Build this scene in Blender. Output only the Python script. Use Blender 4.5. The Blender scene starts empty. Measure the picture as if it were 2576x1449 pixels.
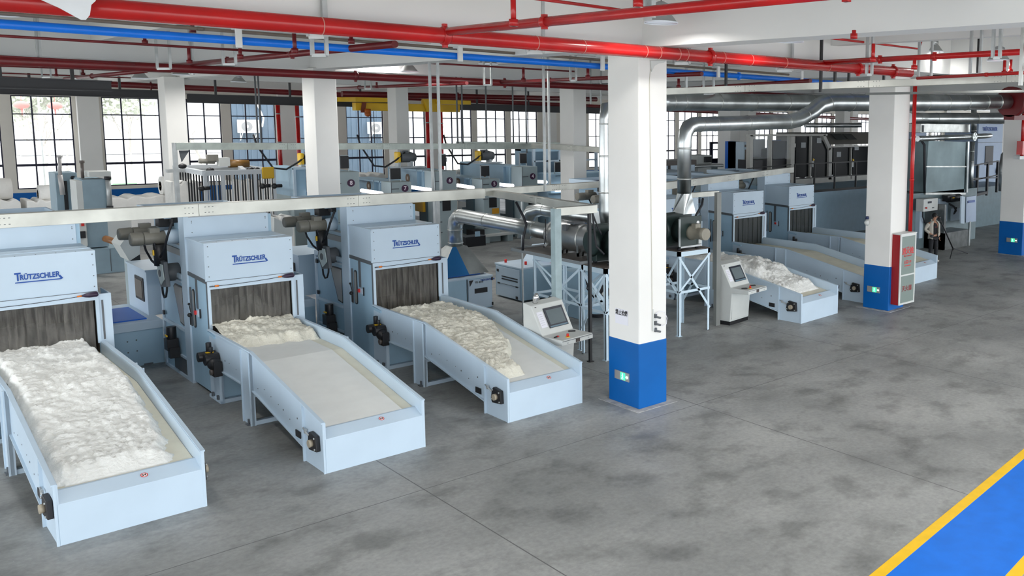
import bpy, math, random
from mathutils import Vector, Matrix, noise
# ---------------------------------------------------------------- camera, sky, exposure
W_, H_ = 2576, 1449
YAW, PIT, ROL, F, CX, CY = 0.8284, 0.1187, 0.0149, 2226.9, 1912.0, 562.0
EYE = Vector((0, 0, 5.1))
fwd = Vector((math.sin(YAW)*math.cos(PIT), math.cos(YAW)*math.cos(PIT), -math.sin(PIT)))
r0 = Vector((math.cos(YAW), -math.sin(YAW), 0)); u0 = r0.cross(fwd)
rgt = r0*math.cos(ROL)+u0*math.sin(ROL); upv = -r0*math.sin(ROL)+u0*math.cos(ROL)
S = bpy.context.scene
cam = bpy.data.cameras.new('camera'); co = bpy.data.objects.new('camera', cam); S.collection.objects.link(co)
M3 = Matrix((rgt, upv, -fwd)).transposed()
co.matrix_world = Matrix.Translation(EYE) @ M3.to_4x4()
cam.sensor_width = 36; cam.sensor_fit = 'HORIZONTAL'; cam.lens = F/W_*36
cam.shift_x = (W_/2-CX)/W_; cam.shift_y = (CY-H_/2)/W_
cam.clip_start = 0.05; cam.clip_end = 800
S.camera = co
wd = bpy.data.worlds.new('overcast_sky'); S.world = wd; wd.use_nodes = True
bg = wd.node_tree.nodes['Background']; bg.inputs[0].default_value = (0.90, 0.95, 1.0, 1); bg.inputs[1].default_value = 3.2
S.view_settings.view_transform = 'Standard'; S.view_settings.look = 'None'
S.view_settings.gamma = 1; S.view_settings.use_curve_mapping = False; S.view_settings.exposure = 0.62
def area(name, loc, aim, sx, sy, power, col=(1, 1, 1)):
    l = bpy.data.lights.new(name, 'AREA'); l.shape = 'RECTANGLE'; l.size = sx; l.size_y = sy; l.energy = power; l.color = col
    o = bpy.data.objects.new(name, l); S.collection.objects.link(o); o.location = loc
    o.rotation_euler = (Vector(aim)-Vector(loc)).to_track_quat('-Z', 'Y').to_euler(); return o

def ray(x, y): return fwd + rgt*((x-CX)/F) - upv*((y-CY)/F)
def at(x, y, X=None, Y=None, Z=None, D=None):
    """a point of the place: the pixel's ray met with a plane X=, Y= or Z=, or at depth D"""
    d = ray(x, y)
    if X is not None: k = X/d.x
    elif Y is not None: k = Y/d.y
    elif Z is not None: k = (Z-5.1)/d.z
    else: k = D
    return EYE + d*k
def depth(p): return (Vector(p)-EYE).dot(fwd)
def zat(X, Y, y):
    lo, hi = -3, 14
    for _ in range(40):
        m = (lo+hi)/2; w = Vector((X, Y, m))-EYE
        if CY-F*w.dot(upv)/w.dot(fwd) > y: lo = m
        else: hi = m
    return lo
# ---------------------------------------------------------------- materials
MT = {}
def mat(name, col, rough=.5, metal=0, var=0, scale=4, bump=0, bscale=40, emit=0, alpha=1, trans=0, spec=.5, col2=None, stretch=None):
    if name in MT: return MT[name]
    m = bpy.data.materials.new(name); m.use_nodes = True; nt = m.node_tree; b = nt.nodes['Principled BSDF']
    b.inputs['Base Color'].default_value = (*col, 1); b.inputs['Roughness'].default_value = rough; b.inputs['Metallic'].default_value = metal
    b.inputs['Specular IOR Level'].default_value = spec
    if alpha < 1: b.inputs['Alpha'].default_value = alpha
    if trans: b.inputs['Transmission Weight'].default_value = trans
    if emit: b.inputs['Emission Color'].default_value = (*col, 1); b.inputs['Emission Strength'].default_value = emit
    if var or bump:
        tc = nt.nodes.new('ShaderNodeTexCoord'); vec = tc.outputs['Object']
        if stretch:
            mp = nt.nodes.new('ShaderNodeMapping'); mp.inputs['Scale'].default_value = stretch; nt.links.new(vec, mp.inputs[0]); vec = mp.outputs[0]
    if var:
        n = nt.nodes.new('ShaderNodeTexNoise'); n.inputs['Scale'].default_value = scale; n.inputs['Detail'].default_value = 4
        nt.links.new(vec, n.inputs['Vector'])
        r = nt.nodes.new('ShaderNodeValToRGB'); e = r.color_ramp.elements
        c2 = col2 or tuple(max(0, c*(1-var)) for c in col); c1 = col if col2 else tuple(min(1, c*(1+var*.5)) for c in col)
        e[0].position = .35; e[0].color = (*c2, 1); e[1].position = .65; e[1].color = (*c1, 1)
        nt.links.new(n.outputs[0], r.inputs[0]); nt.links.new(r.outputs[0], b.inputs['Base Color'])
    if bump:
        n2 = nt.nodes.new('ShaderNodeTexNoise'); n2.inputs['Scale'].default_value = bscale; n2.inputs['Detail'].default_value = 3
        nt.links.new(vec, n2.inputs['Vector'])
        bp = nt.nodes.new('ShaderNodeBump'); bp.inputs['Strength'].default_value = bump; bp.inputs['Distance'].default_value = .02
        nt.links.new(n2.outputs[0], bp.inputs['Height']); nt.links.new(bp.outputs[0], b.inputs['Normal'])
    MT[name] = m; return m
PAINT = mat('pale_blue_enamel', (.52, .635, .74), .38, var=.04, scale=1.5)
PAINTD = mat('blue_grey_enamel', (.36, .53, .66), .45, var=.06, scale=1.5)
GREYP = mat('grey_green_enamel', (.36, .44, .46), .45, var=.06, scale=2)
WHITE = mat('white_plaster', (.80, .79, .76), .8, var=.04, scale=.7, bump=.05, bscale=25)
CREAM = mat('cream_plaster', (.76, .72, .65), .8, var=.05, scale=.7)
CEIL = mat('ceiling_plaster', (.80, .80, .78), .85, var=.03, scale=.3)
BLUEW = mat('blue_wall_paint', (.0, .11, .40), .4, var=.08, scale=1.2, spec=.3)
RED = mat('red_pipe_paint', (.50, .008, .008), .25, var=.25, scale=1.2, bump=.05, bscale=8)
REDD = mat('dark_red_pipe_paint', (.15, .004, .007), .4, var=.2, scale=1.5)
BLUEP = mat('blue_pipe_paint', (.0, .19, .85), .35, var=.08, scale=2)
BROWN = mat('brown_tarnished_pipe', (.22, .17, .13), .5, var=.15)
GALV = mat('galvanised_sheet', (.52, .53, .51), .34, metal=.85, var=.22, scale=3, bump=.05, bscale=3)
STEEL = mat('polished_duct_steel', (.56, .59, .59), .30, metal=1, var=.25, scale=1.6, bump=.05, bscale=3)
STEELD = mat('dull_stainless_sheet', (.50, .51, .51), .35, metal=.9, var=.2, scale=2)
TRAY = mat('aluminium_cable_trunking', (.55, .55, .50), .38, metal=.55, var=.22, scale=1.3)
CHAN = mat('zinc_channel', (.48, .50, .50), .45, metal=.5, var=.15)
BLACK = mat('black_cast_iron', (.012, .012, .014), .45)
RUB = mat('black_rubber_cable', (.012, .013, .018), .55)
DARK = mat('dark_grey_trim', (.10, .11, .12), .5)
CHAR = mat('charcoal_crane_beam', (.055, .055, .06), .6)
MOTOR = mat('olive_grey_motor', (.20, .19, .16), .42, var=.1, scale=6)
GREENB = mat('dark_green_blower', (.018, .035, .032), .4, var=.2)
YEL = mat('yellow_enamel', (.85, .52, .01), .4)
YELD = mat('crane_yellow', (.80, .50, .015), .5, var=.15, scale=1)
ORA = mat('orange_plastic', (.75, .20, .02), .4)
REDS = mat('red_switch_plastic', (.62, .02, .015), .35)
LOGO = mat('blue_lettering', (.0, .06, .32), .5)
BLUEL = mat('bright_blue_lid', (.0, .11, .52), .4)
FIBRE = mat('white_fibre', (.86, .86, .82), .95, var=.05, scale=3, bump=.9, bscale=22, spec=.1)
CREAMF = mat('cream_fibre', (.80, .77, .66), .95, var=.07, scale=4, bump=.9, bscale=24, spec=.1)
BELT = mat('pale_conveyor_belt', (.78, .79, .76), .7, var=.03)
BELTC = mat('cream_belt_edge', (.74, .71, .58), .7, var=.06)
ROLLW = mat('white_batting', (.84, .83, .80), .95, var=.04, bump=.4, bscale=14, spec=.1)
CONS = mat('off_white_console', (.60, .62, .60), .5, var=.03)
SCR = mat('screen_glass', (.13, .16, .17), .4, var=.1, scale=2, spec=.2)
SCRB = mat('screen_bezel', (.015, .02, .035), .3)
PAPER = mat('white_paper', (.78, .78, .84), .8)
FRAMEW = mat('pale_blue_steelwork', (.60, .74, .84), .45)
PLATE = mat('worn_brown_plate', (.15, .125, .11), .45, var=.25, scale=3)
GLASS = mat('window_pane_glass', (.9, .95, 1), .05, alpha=.12, spec=.3)
DGLASS = mat('dark_machine_glass', (.010, .012, .014), .3, spec=.12)
SMOKE = mat('smoked_inspection_glass', (.04, .045, .045), .18)
MULL = mat('dark_window_frame', (.012, .012, .035), .5)
CURT = mat('smoky_curtain_strip', (.16, .15, .135), .2, alpha=.55, var=.6, scale=5, stretch=(4, 4, .5))
CURTD = mat('dark_curtain_strip', (.05, .055, .055), .2, alpha=.8, var=.3, scale=3, stretch=(3, 3, .5))
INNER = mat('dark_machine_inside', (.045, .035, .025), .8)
BROWNI = mat('brown_inner_belt', (.13, .08, .035), .7)
LAMPG = mat('grey_lamp_shade', (.34, .35, .34), .45)
LAMPI = mat('lamp_reflector', (.80, .84, .90), .3)
GREENL = mat('green_exit_light', (.05, .65, .28), .4, emit=1.0)
WHITEL = mat('pale_exit_light', (.75, 1, .85), .4, emit=1.0)
SKIN = mat('skin', (.42, .22, .14), .6)
HAIR = mat('black_hair', (.01, .009, .009), .7)
JACKET = mat('beige_jacket_cloth', (.50, .47, .41), .85, bump=.4, bscale=20)
TEE = mat('black_cloth', (.01, .01, .012), .85)
TROU = mat('black_trouser_cloth', (.014, .015, .018), .85)
SHOE = mat('pale_shoe', (.6, .57, .52), .6)
LINER = mat('bright_tube_light', (.95, .95, 1), .4, emit=2.5)
RUST = mat('brown_round_badge', (.20, .12, .07), .6)
PURP = mat('dark_plum_disc', (.05, .01, .05), .5)
SUBTLE = mat('pale_number_paint', (.85, .75, .82), .6)
WOOD = mat('brown_wooden_roller', (.30, .13, .045), .5, var=.3)
HAZE = mat('washed_out_paving', (.62, .60, .56), .9, var=.08, scale=.2)  # paled to look washed out by daylight and to bounce light upward
CORR = mat('blue_corrugated_sheet', (.085, .14, .20), .6)
BARK = mat('washed_out_bark', (.48, .45, .40), .9)  # bark and leaves paled in colour to look washed out by daylight
LEAF = mat('washed_out_leaves', (.50, .52, .42), .9)
REDLAN = mat('red_lantern_cloth', (.85, .25, .22), .7)
BINGR = mat('green_plastic_bin', (.45, .75, .48), .6)
# floor and walkway: one procedural concrete
def floor_mat():
    m = bpy.data.materials.new('mottled_grey_concrete'); m.use_nodes = True; nt = m.node_tree; b = nt.nodes['Principled BSDF']
    tc = nt.nodes.new('ShaderNodeTexCoord'); L = nt.links.new
    def noi(s, d=5, off=0, st=(1, 1, 1)):
        mp = nt.nodes.new('ShaderNodeMapping'); mp.inputs['Location'].default_value = (off, off, 0); mp.inputs['Scale'].default_value = st; L(tc.outputs['Object'], mp.inputs[0])
        n = nt.nodes.new('ShaderNodeTexNoise'); n.inputs['Scale'].default_value = s; n.inputs['Detail'].default_value = d; n.inputs['Roughness'].default_value = .6; L(mp.outputs[0], n.inputs['Vector']); return n.outputs[0]
    def ramp(f, p0, c0, p1, c1):
        r = nt.nodes.new('ShaderNodeValToRGB'); e = r.color_ramp.elements; e[0].position = p0; e[0].color = (*c0, 1); e[1].position = p1; e[1].color = (*c1, 1); L(f, r.inputs[0]); return r.outputs[0]
    def mix(t, f, a, c):
        x = nt.nodes.new('ShaderNodeMix'); x.data_type = 'RGBA'; x.blend_type = t
        if isinstance(f, float): x.inputs[0].default_value = f
        else: L(f, x.inputs[0])
        L(a, x.inputs[6]); L(c, x.inputs[7]); return x.outputs[2]
    base = ramp(noi(.35, 6), .33, (.21, .215, .21), .68, (.38, .385, .37))
    spots = ramp(noi(1.3, 5, 7, (1, 1.1, 1)), .34, (.52, .52, .52), .50, (1, 1, 1))
    fine = ramp(noi(14, 3, 3), .3, (.82, .82, .82), .7, (1.12, 1.12, 1.12))
    c = mix('MULTIPLY', .75, base, spots); c = mix('MULTIPLY', .8, c, fine)
    sp = ramp(noi(60, 2, 1), .72, (0, 0, 0), .76, (.35, .35, .34)); c = mix('ADD', .8, c, sp)
    # saw-cut joints
    sx = nt.nodes.new('ShaderNodeSeparateXYZ'); L(tc.outputs['Object'], sx.inputs[0])
    def joint(out, period, off):
        a = nt.nodes.new('ShaderNodeMath'); a.operation = 'ADD'; a.inputs[1].default_value = off; L(out, a.inputs[0])
        p = nt.nodes.new('ShaderNodeMath'); p.operation = 'PINGPONG'; p.inputs[1].default_value = period/2; L(a.outputs[0], p.inputs[0])
        l = nt.nodes.new('ShaderNodeMath'); l.operation = 'LESS_THAN'; l.inputs[1].default_value = .008; L(p.outputs[0], l.inputs[0]); return l.outputs[0]
    dk = nt.nodes.new('ShaderNodeRGB'); dk.outputs[0].default_value = (.11, .11, .11, 1)
    JX, JY = 51-5.45, 60-11.15
    for o, per, off in ((sx.outputs[0], 5.1, JX), (sx.outputs[1], 6.0, JY)):
        c = mix('MIX', joint(o, per, off), c, dk.outputs[0])
    L(c, b.inputs['Base Color'])
    rr = ramp(noi(.8, 3, 11), .3, (.38, .38, .38), .7, (.62, .62, .62)); L(rr, b.inputs['Roughness'])
    bp = nt.nodes.new('ShaderNodeBump'); bp.inputs['Strength'].default_value = .25; bp.inputs['Distance'].default_value = .01; L(noi(9, 5, 2), bp.inputs['Height']); L(bp.outputs[0], b.inputs['Normal'])
    return m
FLOOR = floor_mat()
# ---------------------------------------------------------------- building helpers
COL = S.collection
SPLITN = set('hood_flange side_panel end_flange end_carriage weld_seam pipe_clamp wall_bracket foot_bracket guide_rail saddle deck_beam deck_rim flange door_handle foot_frame motor_bracket latch stiffener rear_flange top_frame bright_edge screen_bracket motor_base orange_ferrule footprint_mark cylinder_cap cable guard_rail rail_post clamp_bar key_plate frame_flange winding_arm cross_rail gear_housing'.split())
class MB:
    def __init__(s): s.v = []; s.f = []; s.sm = []; s.pc = []
    def add(s, vs, fs, smooth=False):
        n = len(s.v); s.pc.append((n, len(s.f))); s.v += [Vector(p) for p in vs]; s.f += [tuple(n+i for i in f) for f in fs]; s.sm += [smooth]*len(fs); return s
    def box(s, a, b):
        x0, y0, z0 = (min(p, q) for p, q in zip(a, b)); x1, y1, z1 = (max(p, q) for p, q in zip(a, b))
        return s.add([(x0, y0, z0), (x1, y0, z0), (x1, y1, z0), (x0, y1, z0), (x0, y0, z1), (x1, y0, z1), (x1, y1, z1), (x0, y1, z1)],
                     [(0, 3, 2, 1), (4, 5, 6, 7), (0, 1, 5, 4), (1, 2, 6, 5), (2, 3, 7, 6), (3, 0, 4, 7)])
    def prism(s, pts, vec):
        n = len(pts); v = Vector(vec); P = [Vector(p) for p in pts]
        nrm = Vector((0, 0, 0))
        for i in range(n): nrm += P[i].cross(P[(i+1) % n])
        if nrm.dot(v) > 0: P = P[::-1]
        return s.add(P+[p+v for p in P], [tuple(range(n)), tuple(range(2*n-1, n-1, -1))]+[(i, n+i, n+(i+1) % n, (i+1) % n) for i in range(n)])
    def ring(s, path, radii, n=12, caps=True, smooth=True):
        P = [Vector(p) for p in path]; R = radii if hasattr(radii, '__len__') else [radii]*len(P)
        t0 = (P[1]-P[0]).normalized(); a = t0.orthogonal().normalized(); vs = []; fs = []
        for i, p in enumerate(P):
            if i == 0: t = (P[1]-P[0]).normalized()
            elif i == len(P)-1: t = (P[-1]-P[-2]).normalized()
            else:
                t = (P[i+1]-P[i]).normalized()+(P[i]-P[i-1]).normalized()
                t = t.normalized() if t.length > 1e-6 else (P[i+1]-P[i]).normalized()
            a = a-t*a.dot(t); a = a.normalized() if a.length > 1e-6 else t.orthogonal().normalized(); b = t.cross(a)
            k = 1
            if 0 < i < len(P)-1:
                c = t.dot((P[i+1]-P[i]).normalized()); k = 1/max(.5, c)
            for j in range(n):
                w = 2*math.pi*j/n; vs.append(p+(a*math.cos(w)+b*math.sin(w))*R[i]*(k if R[i] > .04 and len(P) < 40 else 1))
        for i in range(len(P)-1):
            for j in range(n):
                q = (j+1) % n; fs.append((i*n+j, i*n+q, (i+1)*n+q, (i+1)*n+j))
        s.add(vs, fs, smooth)
        if caps:
            m = len(s.v)-len(vs); s.f += [tuple(m+j for j in range(n-1, -1, -1)), tuple(m+(len(P)-1)*n+j for j in range(n))]; s.sm += [False]*2
        return s
    def cyl(s, p0, p1, r, r1=None, n=16, caps=True): return s.ring([p0, p1], [r, r if r1 is None else r1], n, caps)
    def bar(s, p0, p1, w, h=None, up=(0, 0, 1)):
        p0, p1 = Vector(p0), Vector(p1); h = w if h is None else h; t = (p1-p0).normalized(); u = Vector(up)
        if abs(t.dot(u)) > .98: u = Vector((1, 0, 0))
        a = t.cross(u).normalized()*w/2; b = a.cross(t).normalized()*h/2
        return s.add([p0-a-b, p0+a-b, p0+a+b, p0-a+b, p1-a-b, p1+a-b, p1+a+b, p1-a+b],
                     [(0, 1, 2, 3)[::-1], (4, 5, 6, 7), (0, 1, 5, 4), (1, 2, 6, 5), (2, 3, 7, 6), (3, 0, 4, 7)])
    def ball(s, c, r, n=12, m=8, sc=(1, 1, 1)):
        c = Vector(c); vs = [c+Vector((0, 0, r*sc[2]))]; fs = []
        for i in range(1, m):
            a = math.pi*i/m
            for j in range(n):
                b = 2*math.pi*j/n; vs.append(c+Vector((r*sc[0]*math.sin(a)*math.cos(b), r*sc[1]*math.sin(a)*math.sin(b), r*sc[2]*math.cos(a))))
        vs.append(c-Vector((0, 0, r*sc[2])))
        for j in range(n): fs.append((0, 1+j, 1+(j+1) % n))
        for i in range(m-2):
            for j in range(n): q = (j+1) % n; fs.append((1+i*n+j, 1+(i+1)*n+j, 1+(i+1)*n+q, 1+i*n+q))
        e = len(vs)-1
        for j in range(n): fs.append((e, 1+(m-2)*n+(j+1) % n, 1+(m-2)*n+j))
        return s.add(vs, fs, True)
    def lathe(s, base, prof, n=20, axis=(0, 0, 1)):
        ax = Vector(axis).normalized(); return s.ring([Vector(base)+ax*z for r, z in prof], [max(r, 1e-3) for r, z in prof], n)
    def build(s, name, m, parent=None, bevel=0, label=None, kind=None):
        if parent is not None and kind is None and name in SPLITN and len(s.pc) > 1:
            first = None; ends = s.pc[1:]+[(len(s.v), len(s.f))]
            for (v0, f0), (v1, f1) in zip(s.pc, ends):
                q = MB(); q.v = s.v[v0:v1]; q.f = [tuple(i-v0 for i in f) for f in s.f[f0:f1]]; q.sm = s.sm[f0:f1]
                o = q.build(name, m, parent, bevel, label); first = first or o
            return first
        me = bpy.data.meshes.new(name)
        vs = s.v
        if parent is not None and parent.get('_w'):
            iv = Matrix(parent_mx[parent.name]).inverted(); vs = [iv @ p for p in vs]
        me.from_pydata([tuple(p) for p in vs], [], s.f); me.polygons.foreach_set('use_smooth', s.sm)
        me.update(); me.materials.append(m)
        o = bpy.data.objects.new(name, me); COL.objects.link(o)
        if parent is not None: o.parent = parent
        if bevel:
            bv = o.modifiers.new('bevel', 'BEVEL'); bv.width = bevel; bv.segments = 2; bv.limit_method = 'ANGLE'; bv.harden_normals = False
        if label: o['label'] = label
        if kind: o['kind'] = kind
        return o
parent_mx = {}
def tag(o, label, cat, group=None, kind=None):
    o['label'] = label; o['category'] = cat
    if group: o['group'] = group
    if kind: o['kind'] = kind
    return o
def thing(name, label, cat, loc=(0, 0, 0), rz=0, group=None, world=True):
    o = bpy.data.objects.new(name, None); COL.objects.link(o); o.empty_display_size = .2
    o.location = loc; o.rotation_euler = (0, 0, rz); tag(o, label, cat, group)
    if world:
        o['_w'] = 1; parent_mx[o.name] = Matrix.Translation(Vector(loc)) @ Matrix.Rotation(rz, 4, 'Z')
    return o
WP = {}
def struct(o, label=None):
    o['kind'] = 'structure'
    if label: o['label'] = label
    return o
def dup(root, loc, rz=0, label=None, group=None, skip=()):
    r = root.copy(); COL.objects.link(r); r.location = loc; r.rotation_euler = (0, 0, rz)
    if label: r['label'] = label
    if group: r['group'] = group
    for ch in list(root.children):
        if ch.name.split('.')[0] in skip: continue
        c = ch.copy(); COL.objects.link(c); c.parent = r
        for g in list(ch.children):
            d = g.copy(); COL.objects.link(d); d.parent = c
    return r
def text(body, size, m, name, parent, loc, ax=(1, 0, 0), up=(0, 0, 1), bold=.012, thick=.004, align='CENTER', sx=1, label=None, fit=None):
    cu = bpy.data.curves.new('lettering', 'FONT'); cu.body = body; cu.size = size; cu.extrude = thick; cu.offset = bold*size; cu.align_x = align; cu.align_y = 'CENTER'
    cu.resolution_u = 3
    t = bpy.data.objects.new('tmp', cu); COL.objects.link(t); dg = bpy.context.evaluated_depsgraph_get()
    me = bpy.data.meshes.new_from_object(t.evaluated_get(dg)); bpy.data.objects.remove(t)
    if fit: xs = [v.co.x for v in me.vertices]; me.transform(Matrix.Translation((-min(xs) if align == 'LEFT' else 0, 0, 0))); sx = fit/(max(xs)-min(xs))
    a = Vector(ax).normalized(); u = Vector(up).normalized(); n = a.cross(u)
    X = Matrix(((a.x*sx, u.x, n.x, loc[0]), (a.y*sx, u.y, n.y, loc[1]), (a.z*sx, u.z, n.z, loc[2]), (0, 0, 0, 1)))
    me.transform(X)
    if parent is not None and parent.get('_w'): me.transform(Matrix(parent_mx[parent.name]).inverted())
    me.materials.clear(); me.materials.append(m)
    o = bpy.data.objects.new(name, me); COL.objects.link(o)
    if parent is not None: o.parent = parent
    if label: o['label'] = label
    return o
def arc(p0, p1, sag, n=10, side=(0, 0, -1)):
    p0, p1, sd = Vector(p0), Vector(p1), Vector(side)
    return [p0.lerp(p1, i/n)+sd*sag*4*(i/n)*(1-i/n) for i in range(n+1)]
random.seed(7)
# ================================================================ SETTING
YB = 52.0; BB = 6.24; SL = 7.15
struct(MB().add([(-14, -8, 0), (105, -8, 0), (105, YB+.2, 0), (-14, YB+.2, 0), (-14, -8, -.3), (105, -8, -.3), (105, YB+.2, -.3), (-14, YB+.2, -.3)],
       [(0, 1, 2, 3), (4, 7, 6, 5), (0, 4, 5, 1), (1, 5, 6, 2), (2, 6, 7, 3), (3, 7, 4, 0)]).build('floor', FLOOR), 'mottled grey concrete floor with faint saw-cut joints')
# painted walkway at the lower right: yellow border, blue field
wa, wb = at(2186, 1449, Z=0), at(2576, 1129, Z=0); wdv = (wb-wa).normalized(); wn = Vector((wdv.y, -wdv.x, 0))
def strip(name, m, o0, o1, lab):
    a = wa-wdv*6+wn*o0; b = wa+wdv*70+wn*o0; c = wa+wdv*70+wn*o1; d = wa-wdv*6+wn*o1
    z = Vector((0, 0, .004)); return struct(MB().prism([a, b, c, d], z).build(name, m), lab)
YL = mat('worn_yellow_floor_paint', (.88, .52, .0), .45, var=.06, scale=5); BL = mat('blue_floor_paint', (.0, .16, .70), .45, var=.08, scale=3, spec=.3)
strip('trim_1', YL, 0, .15, 'yellow painted line along the walkway'); strip('trim_2', BL, .15, 1.22, 'blue painted walkway'); strip('trim_3', YL, 1.22, 1.37, 'second yellow line of the walkway')
# ceiling slab, beams
struct(MB().box((-14, -8, SL), (105, YB+.3, SL+.25)).build('ceiling', CEIL))
COLX = [-9.6, .0, 9.97, 19.85, 31.8, 41.5, 51.5, 61.5, 71.5, 81.5]; ROWY = [-1.5, 12.0, 26.0, 38.6, 50.9]
for y in ROWY:
    w = .42 if y < 20 else .3
    struct(MB().box((-14, y-.36 if y < 20 else y-w, BB), (105, y+w, SL)).build('beam', CEIL), 'white cross beam under the ceiling')
for x in COLX:
    struct(MB().box((x-.26, -8, BB), (x+.26, YB, SL)).build('beam', CEIL), 'white main beam under the ceiling')
for i, x in enumerate(COLX[:-1]):
    xm = (x+COLX[i+1])/2
    struct(MB().box((xm-.13, -8, 6.62), (xm+.13, YB, SL)).build('beam', CEIL), 'white secondary beam under the ceiling')
for i, y in enumerate(ROWY[:-1]):
    ym = (y+ROWY[i+1])/2
    struct(MB().box((-14, ym-.13, 6.62), (105, ym+.13, SL)).build('beam', CEIL), 'white secondary cross beam under the ceiling')
# pillars
def pillar(x0, y0, x1, y1, zb, lab, rz=0, base=True):
    cx, cy = (x0+x1)/2, (y0+y1)/2; w, d = (x1-x0)/2, (y1-y0)/2
    o = MB().box((-w, -d, 0), (w, d, BB+.03)).build('pillar', WHITE, bevel=.02); o.location = (cx, cy, 0); o.rotation_euler = (0, 0, rz); struct(o, lab)
    if base: MB().box((-w-.006, -d-.006, 0), (w+.006, d+.006, zb)).build('painted_base', BLUEW, o, bevel=.018, label='blue painted pillar base')
    k = MB().box((-w-.14, -d-.14, 0), (w+.14, d+.14, .006)); k.build('floor_patch', mat('pale_grout', (.42, .42, .41), .8, var=.25, scale=6), o)
    return o
PIL = [pillar(9.65, 11.66, 10.28, 12.50, 1.17, 'nearest white pillar with a blue base'),
       pillar(19.50, 13.22, 20.28, 14.02, 1.20, 'white pillar with the red hydrant cabinet', .05),
       pillar(31.45, 15.3, 32.3, 16.25, 1.28, 'white pillar at the far end of the aisle', .06)]
for n, (px0, px1, yrow, lab) in enumerate([(763, 850, 25.7, 'white pillar behind the second opener'), (402, 470, 38.2, 'white pillar before the left windows'),
        (976, 1029, 39.3, 'white pillar in front of the yellow crane'), (1408, 1475, 27.0, 'white pillar left of the nearest pillar'),
        (1806, 1862, 29.5, 'white pillar behind the silver ducts'), (-140, -70, 25.7, 'white pillar left of the machines')]):
    a = at(px0, 300, Y=yrow+.42); b = at(px1, 300, Y=yrow-.42)
    pillar(a.x, yrow-.42, b.x, yrow+.42, 1.2, lab)
for x in (41.5, 51.5, 61.5): 
    for y in (27, 39.3): pillar(x-.35, y-.42, x+.35, y+.42, 1.2, 'distant white pillar')
# back wall with windows
wins = []
for k in range(-1, 10):
    x0 = 10.06+8.66*k
    if k == 0: wins += [(10.06, 12.42), (12.85, 15.12), (15.58, 17.74)]
    elif k == -1: wins += [(1.4, 3.6), (4.1, 6.3), (6.72, 8.92)]
    elif k == 1: wins += [(18.75, 20.95), (21.50, 23.64), (24.05, 26.23)]
    elif k == 2: wins += [(27.34, 29.35), (29.70, 31.78), (32.15, 34.2)]
    else: wins += [(x0, x0+2.05), (x0+2.42, x0+4.47), (x0+4.84, x0+6.89)]
wins = [w for w in wins if w[1] < 104]
WZ0, WZ1 = 1.36, 5.62
cuts = [-14]+[c for w in wins for c in w]+[105]
wallm = MB().box((-14, YB, 0), (105, YB+.25, WZ0)).box((-14, YB, WZ1), (105, YB+.25, SL))
for i in range(0, len(cuts), 2): wallm.box((cuts[i], YB, WZ0), (cuts[i+1], YB+.25, WZ1))
bw = struct(wallm.build('wall_back', CREAM))
MB().box((-14, YB-.012, 0), (105, YB, 1.2)).build('blue_dado', BLUEW, bw, label='blue painted lower band of the wall')
for i in range(0, len(cuts), 2):
    if cuts[i+1]-cuts[i] > 1 and cuts[i] > -13:
        xm = (cuts[i]+cuts[i+1])/2; MB().box((xm-.42, YB-.30, 0), (xm+.42, YB, SL)).build('pilaster', WHITE, bw)
hz = [WZ0, 2.45, 3.60, 4.78, WZ1]
def window(n, x0, x1):
    w = x1-x0; root = MB()
    t = .05; y0, y1 = YB+.05, YB+.12
    root.box((x0, y0, WZ0), (x0+t, y1, WZ1)).box((x1-t, y0, WZ0), (x1, y1, WZ1)).box((x0+t, y0, WZ0), (x1-t, y1, WZ0+t)).box((x0+t, y0, WZ1-t), (x1-t, y1, WZ1))
    o = root.build('window_%d' % n, MULL); o['kind'] = 'structure'
    b = MB()
    for k in (1, 2): b.box((x0+w*k/3-.028, y0, WZ0+t), (x0+w*k/3+.028, y1, WZ1-t))
    for k, z in enumerate(hz[1:-1]): b.box((x0+t, y0-.01, z-(.055 if k == 0 else .026)), (x1-t, y1, z+(.055 if k == 0 else .026)))
    b.build('muntin', MULL, o)
    for c in range(3):
        for r in range(4):
            key = ('pane', round(w, 1), r); px0 = x0+w*c/3+.03; px1 = x0+w*(c+1)/3-.03
            if key not in WP:
                p = MB().box((0, 0, 0), (px1-px0, .012, hz[r+1]-hz[r]-.05)).build('pane', GLASS, o); WP[key] = p
            else:
                p = bpy.data.objects.new('pane', WP[key].data); COL.objects.link(p); p.parent = o
            p.location = (px0, YB+.08, hz[r]+.025)
for n, (a, b) in enumerate(wins): window(n+1, a, b)
# a plain outdoor ground, trees, sheds
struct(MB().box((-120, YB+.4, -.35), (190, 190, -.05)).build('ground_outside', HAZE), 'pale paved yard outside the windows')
struct(MB().box((-120, -90, -.36), (-14.2, YB+.4, -.06)).build('ground_outside', HAZE), 'unseen pale ground beside the hall, added to bounce light up')  # this yard and the next are unseen, added pale to light the ceiling
struct(MB().box((-14.2, -90, -.36), (190, -8.2, -.06)).build('ground_outside', HAZE), 'unseen pale ground in front of the hall, added to bounce light up')
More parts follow.
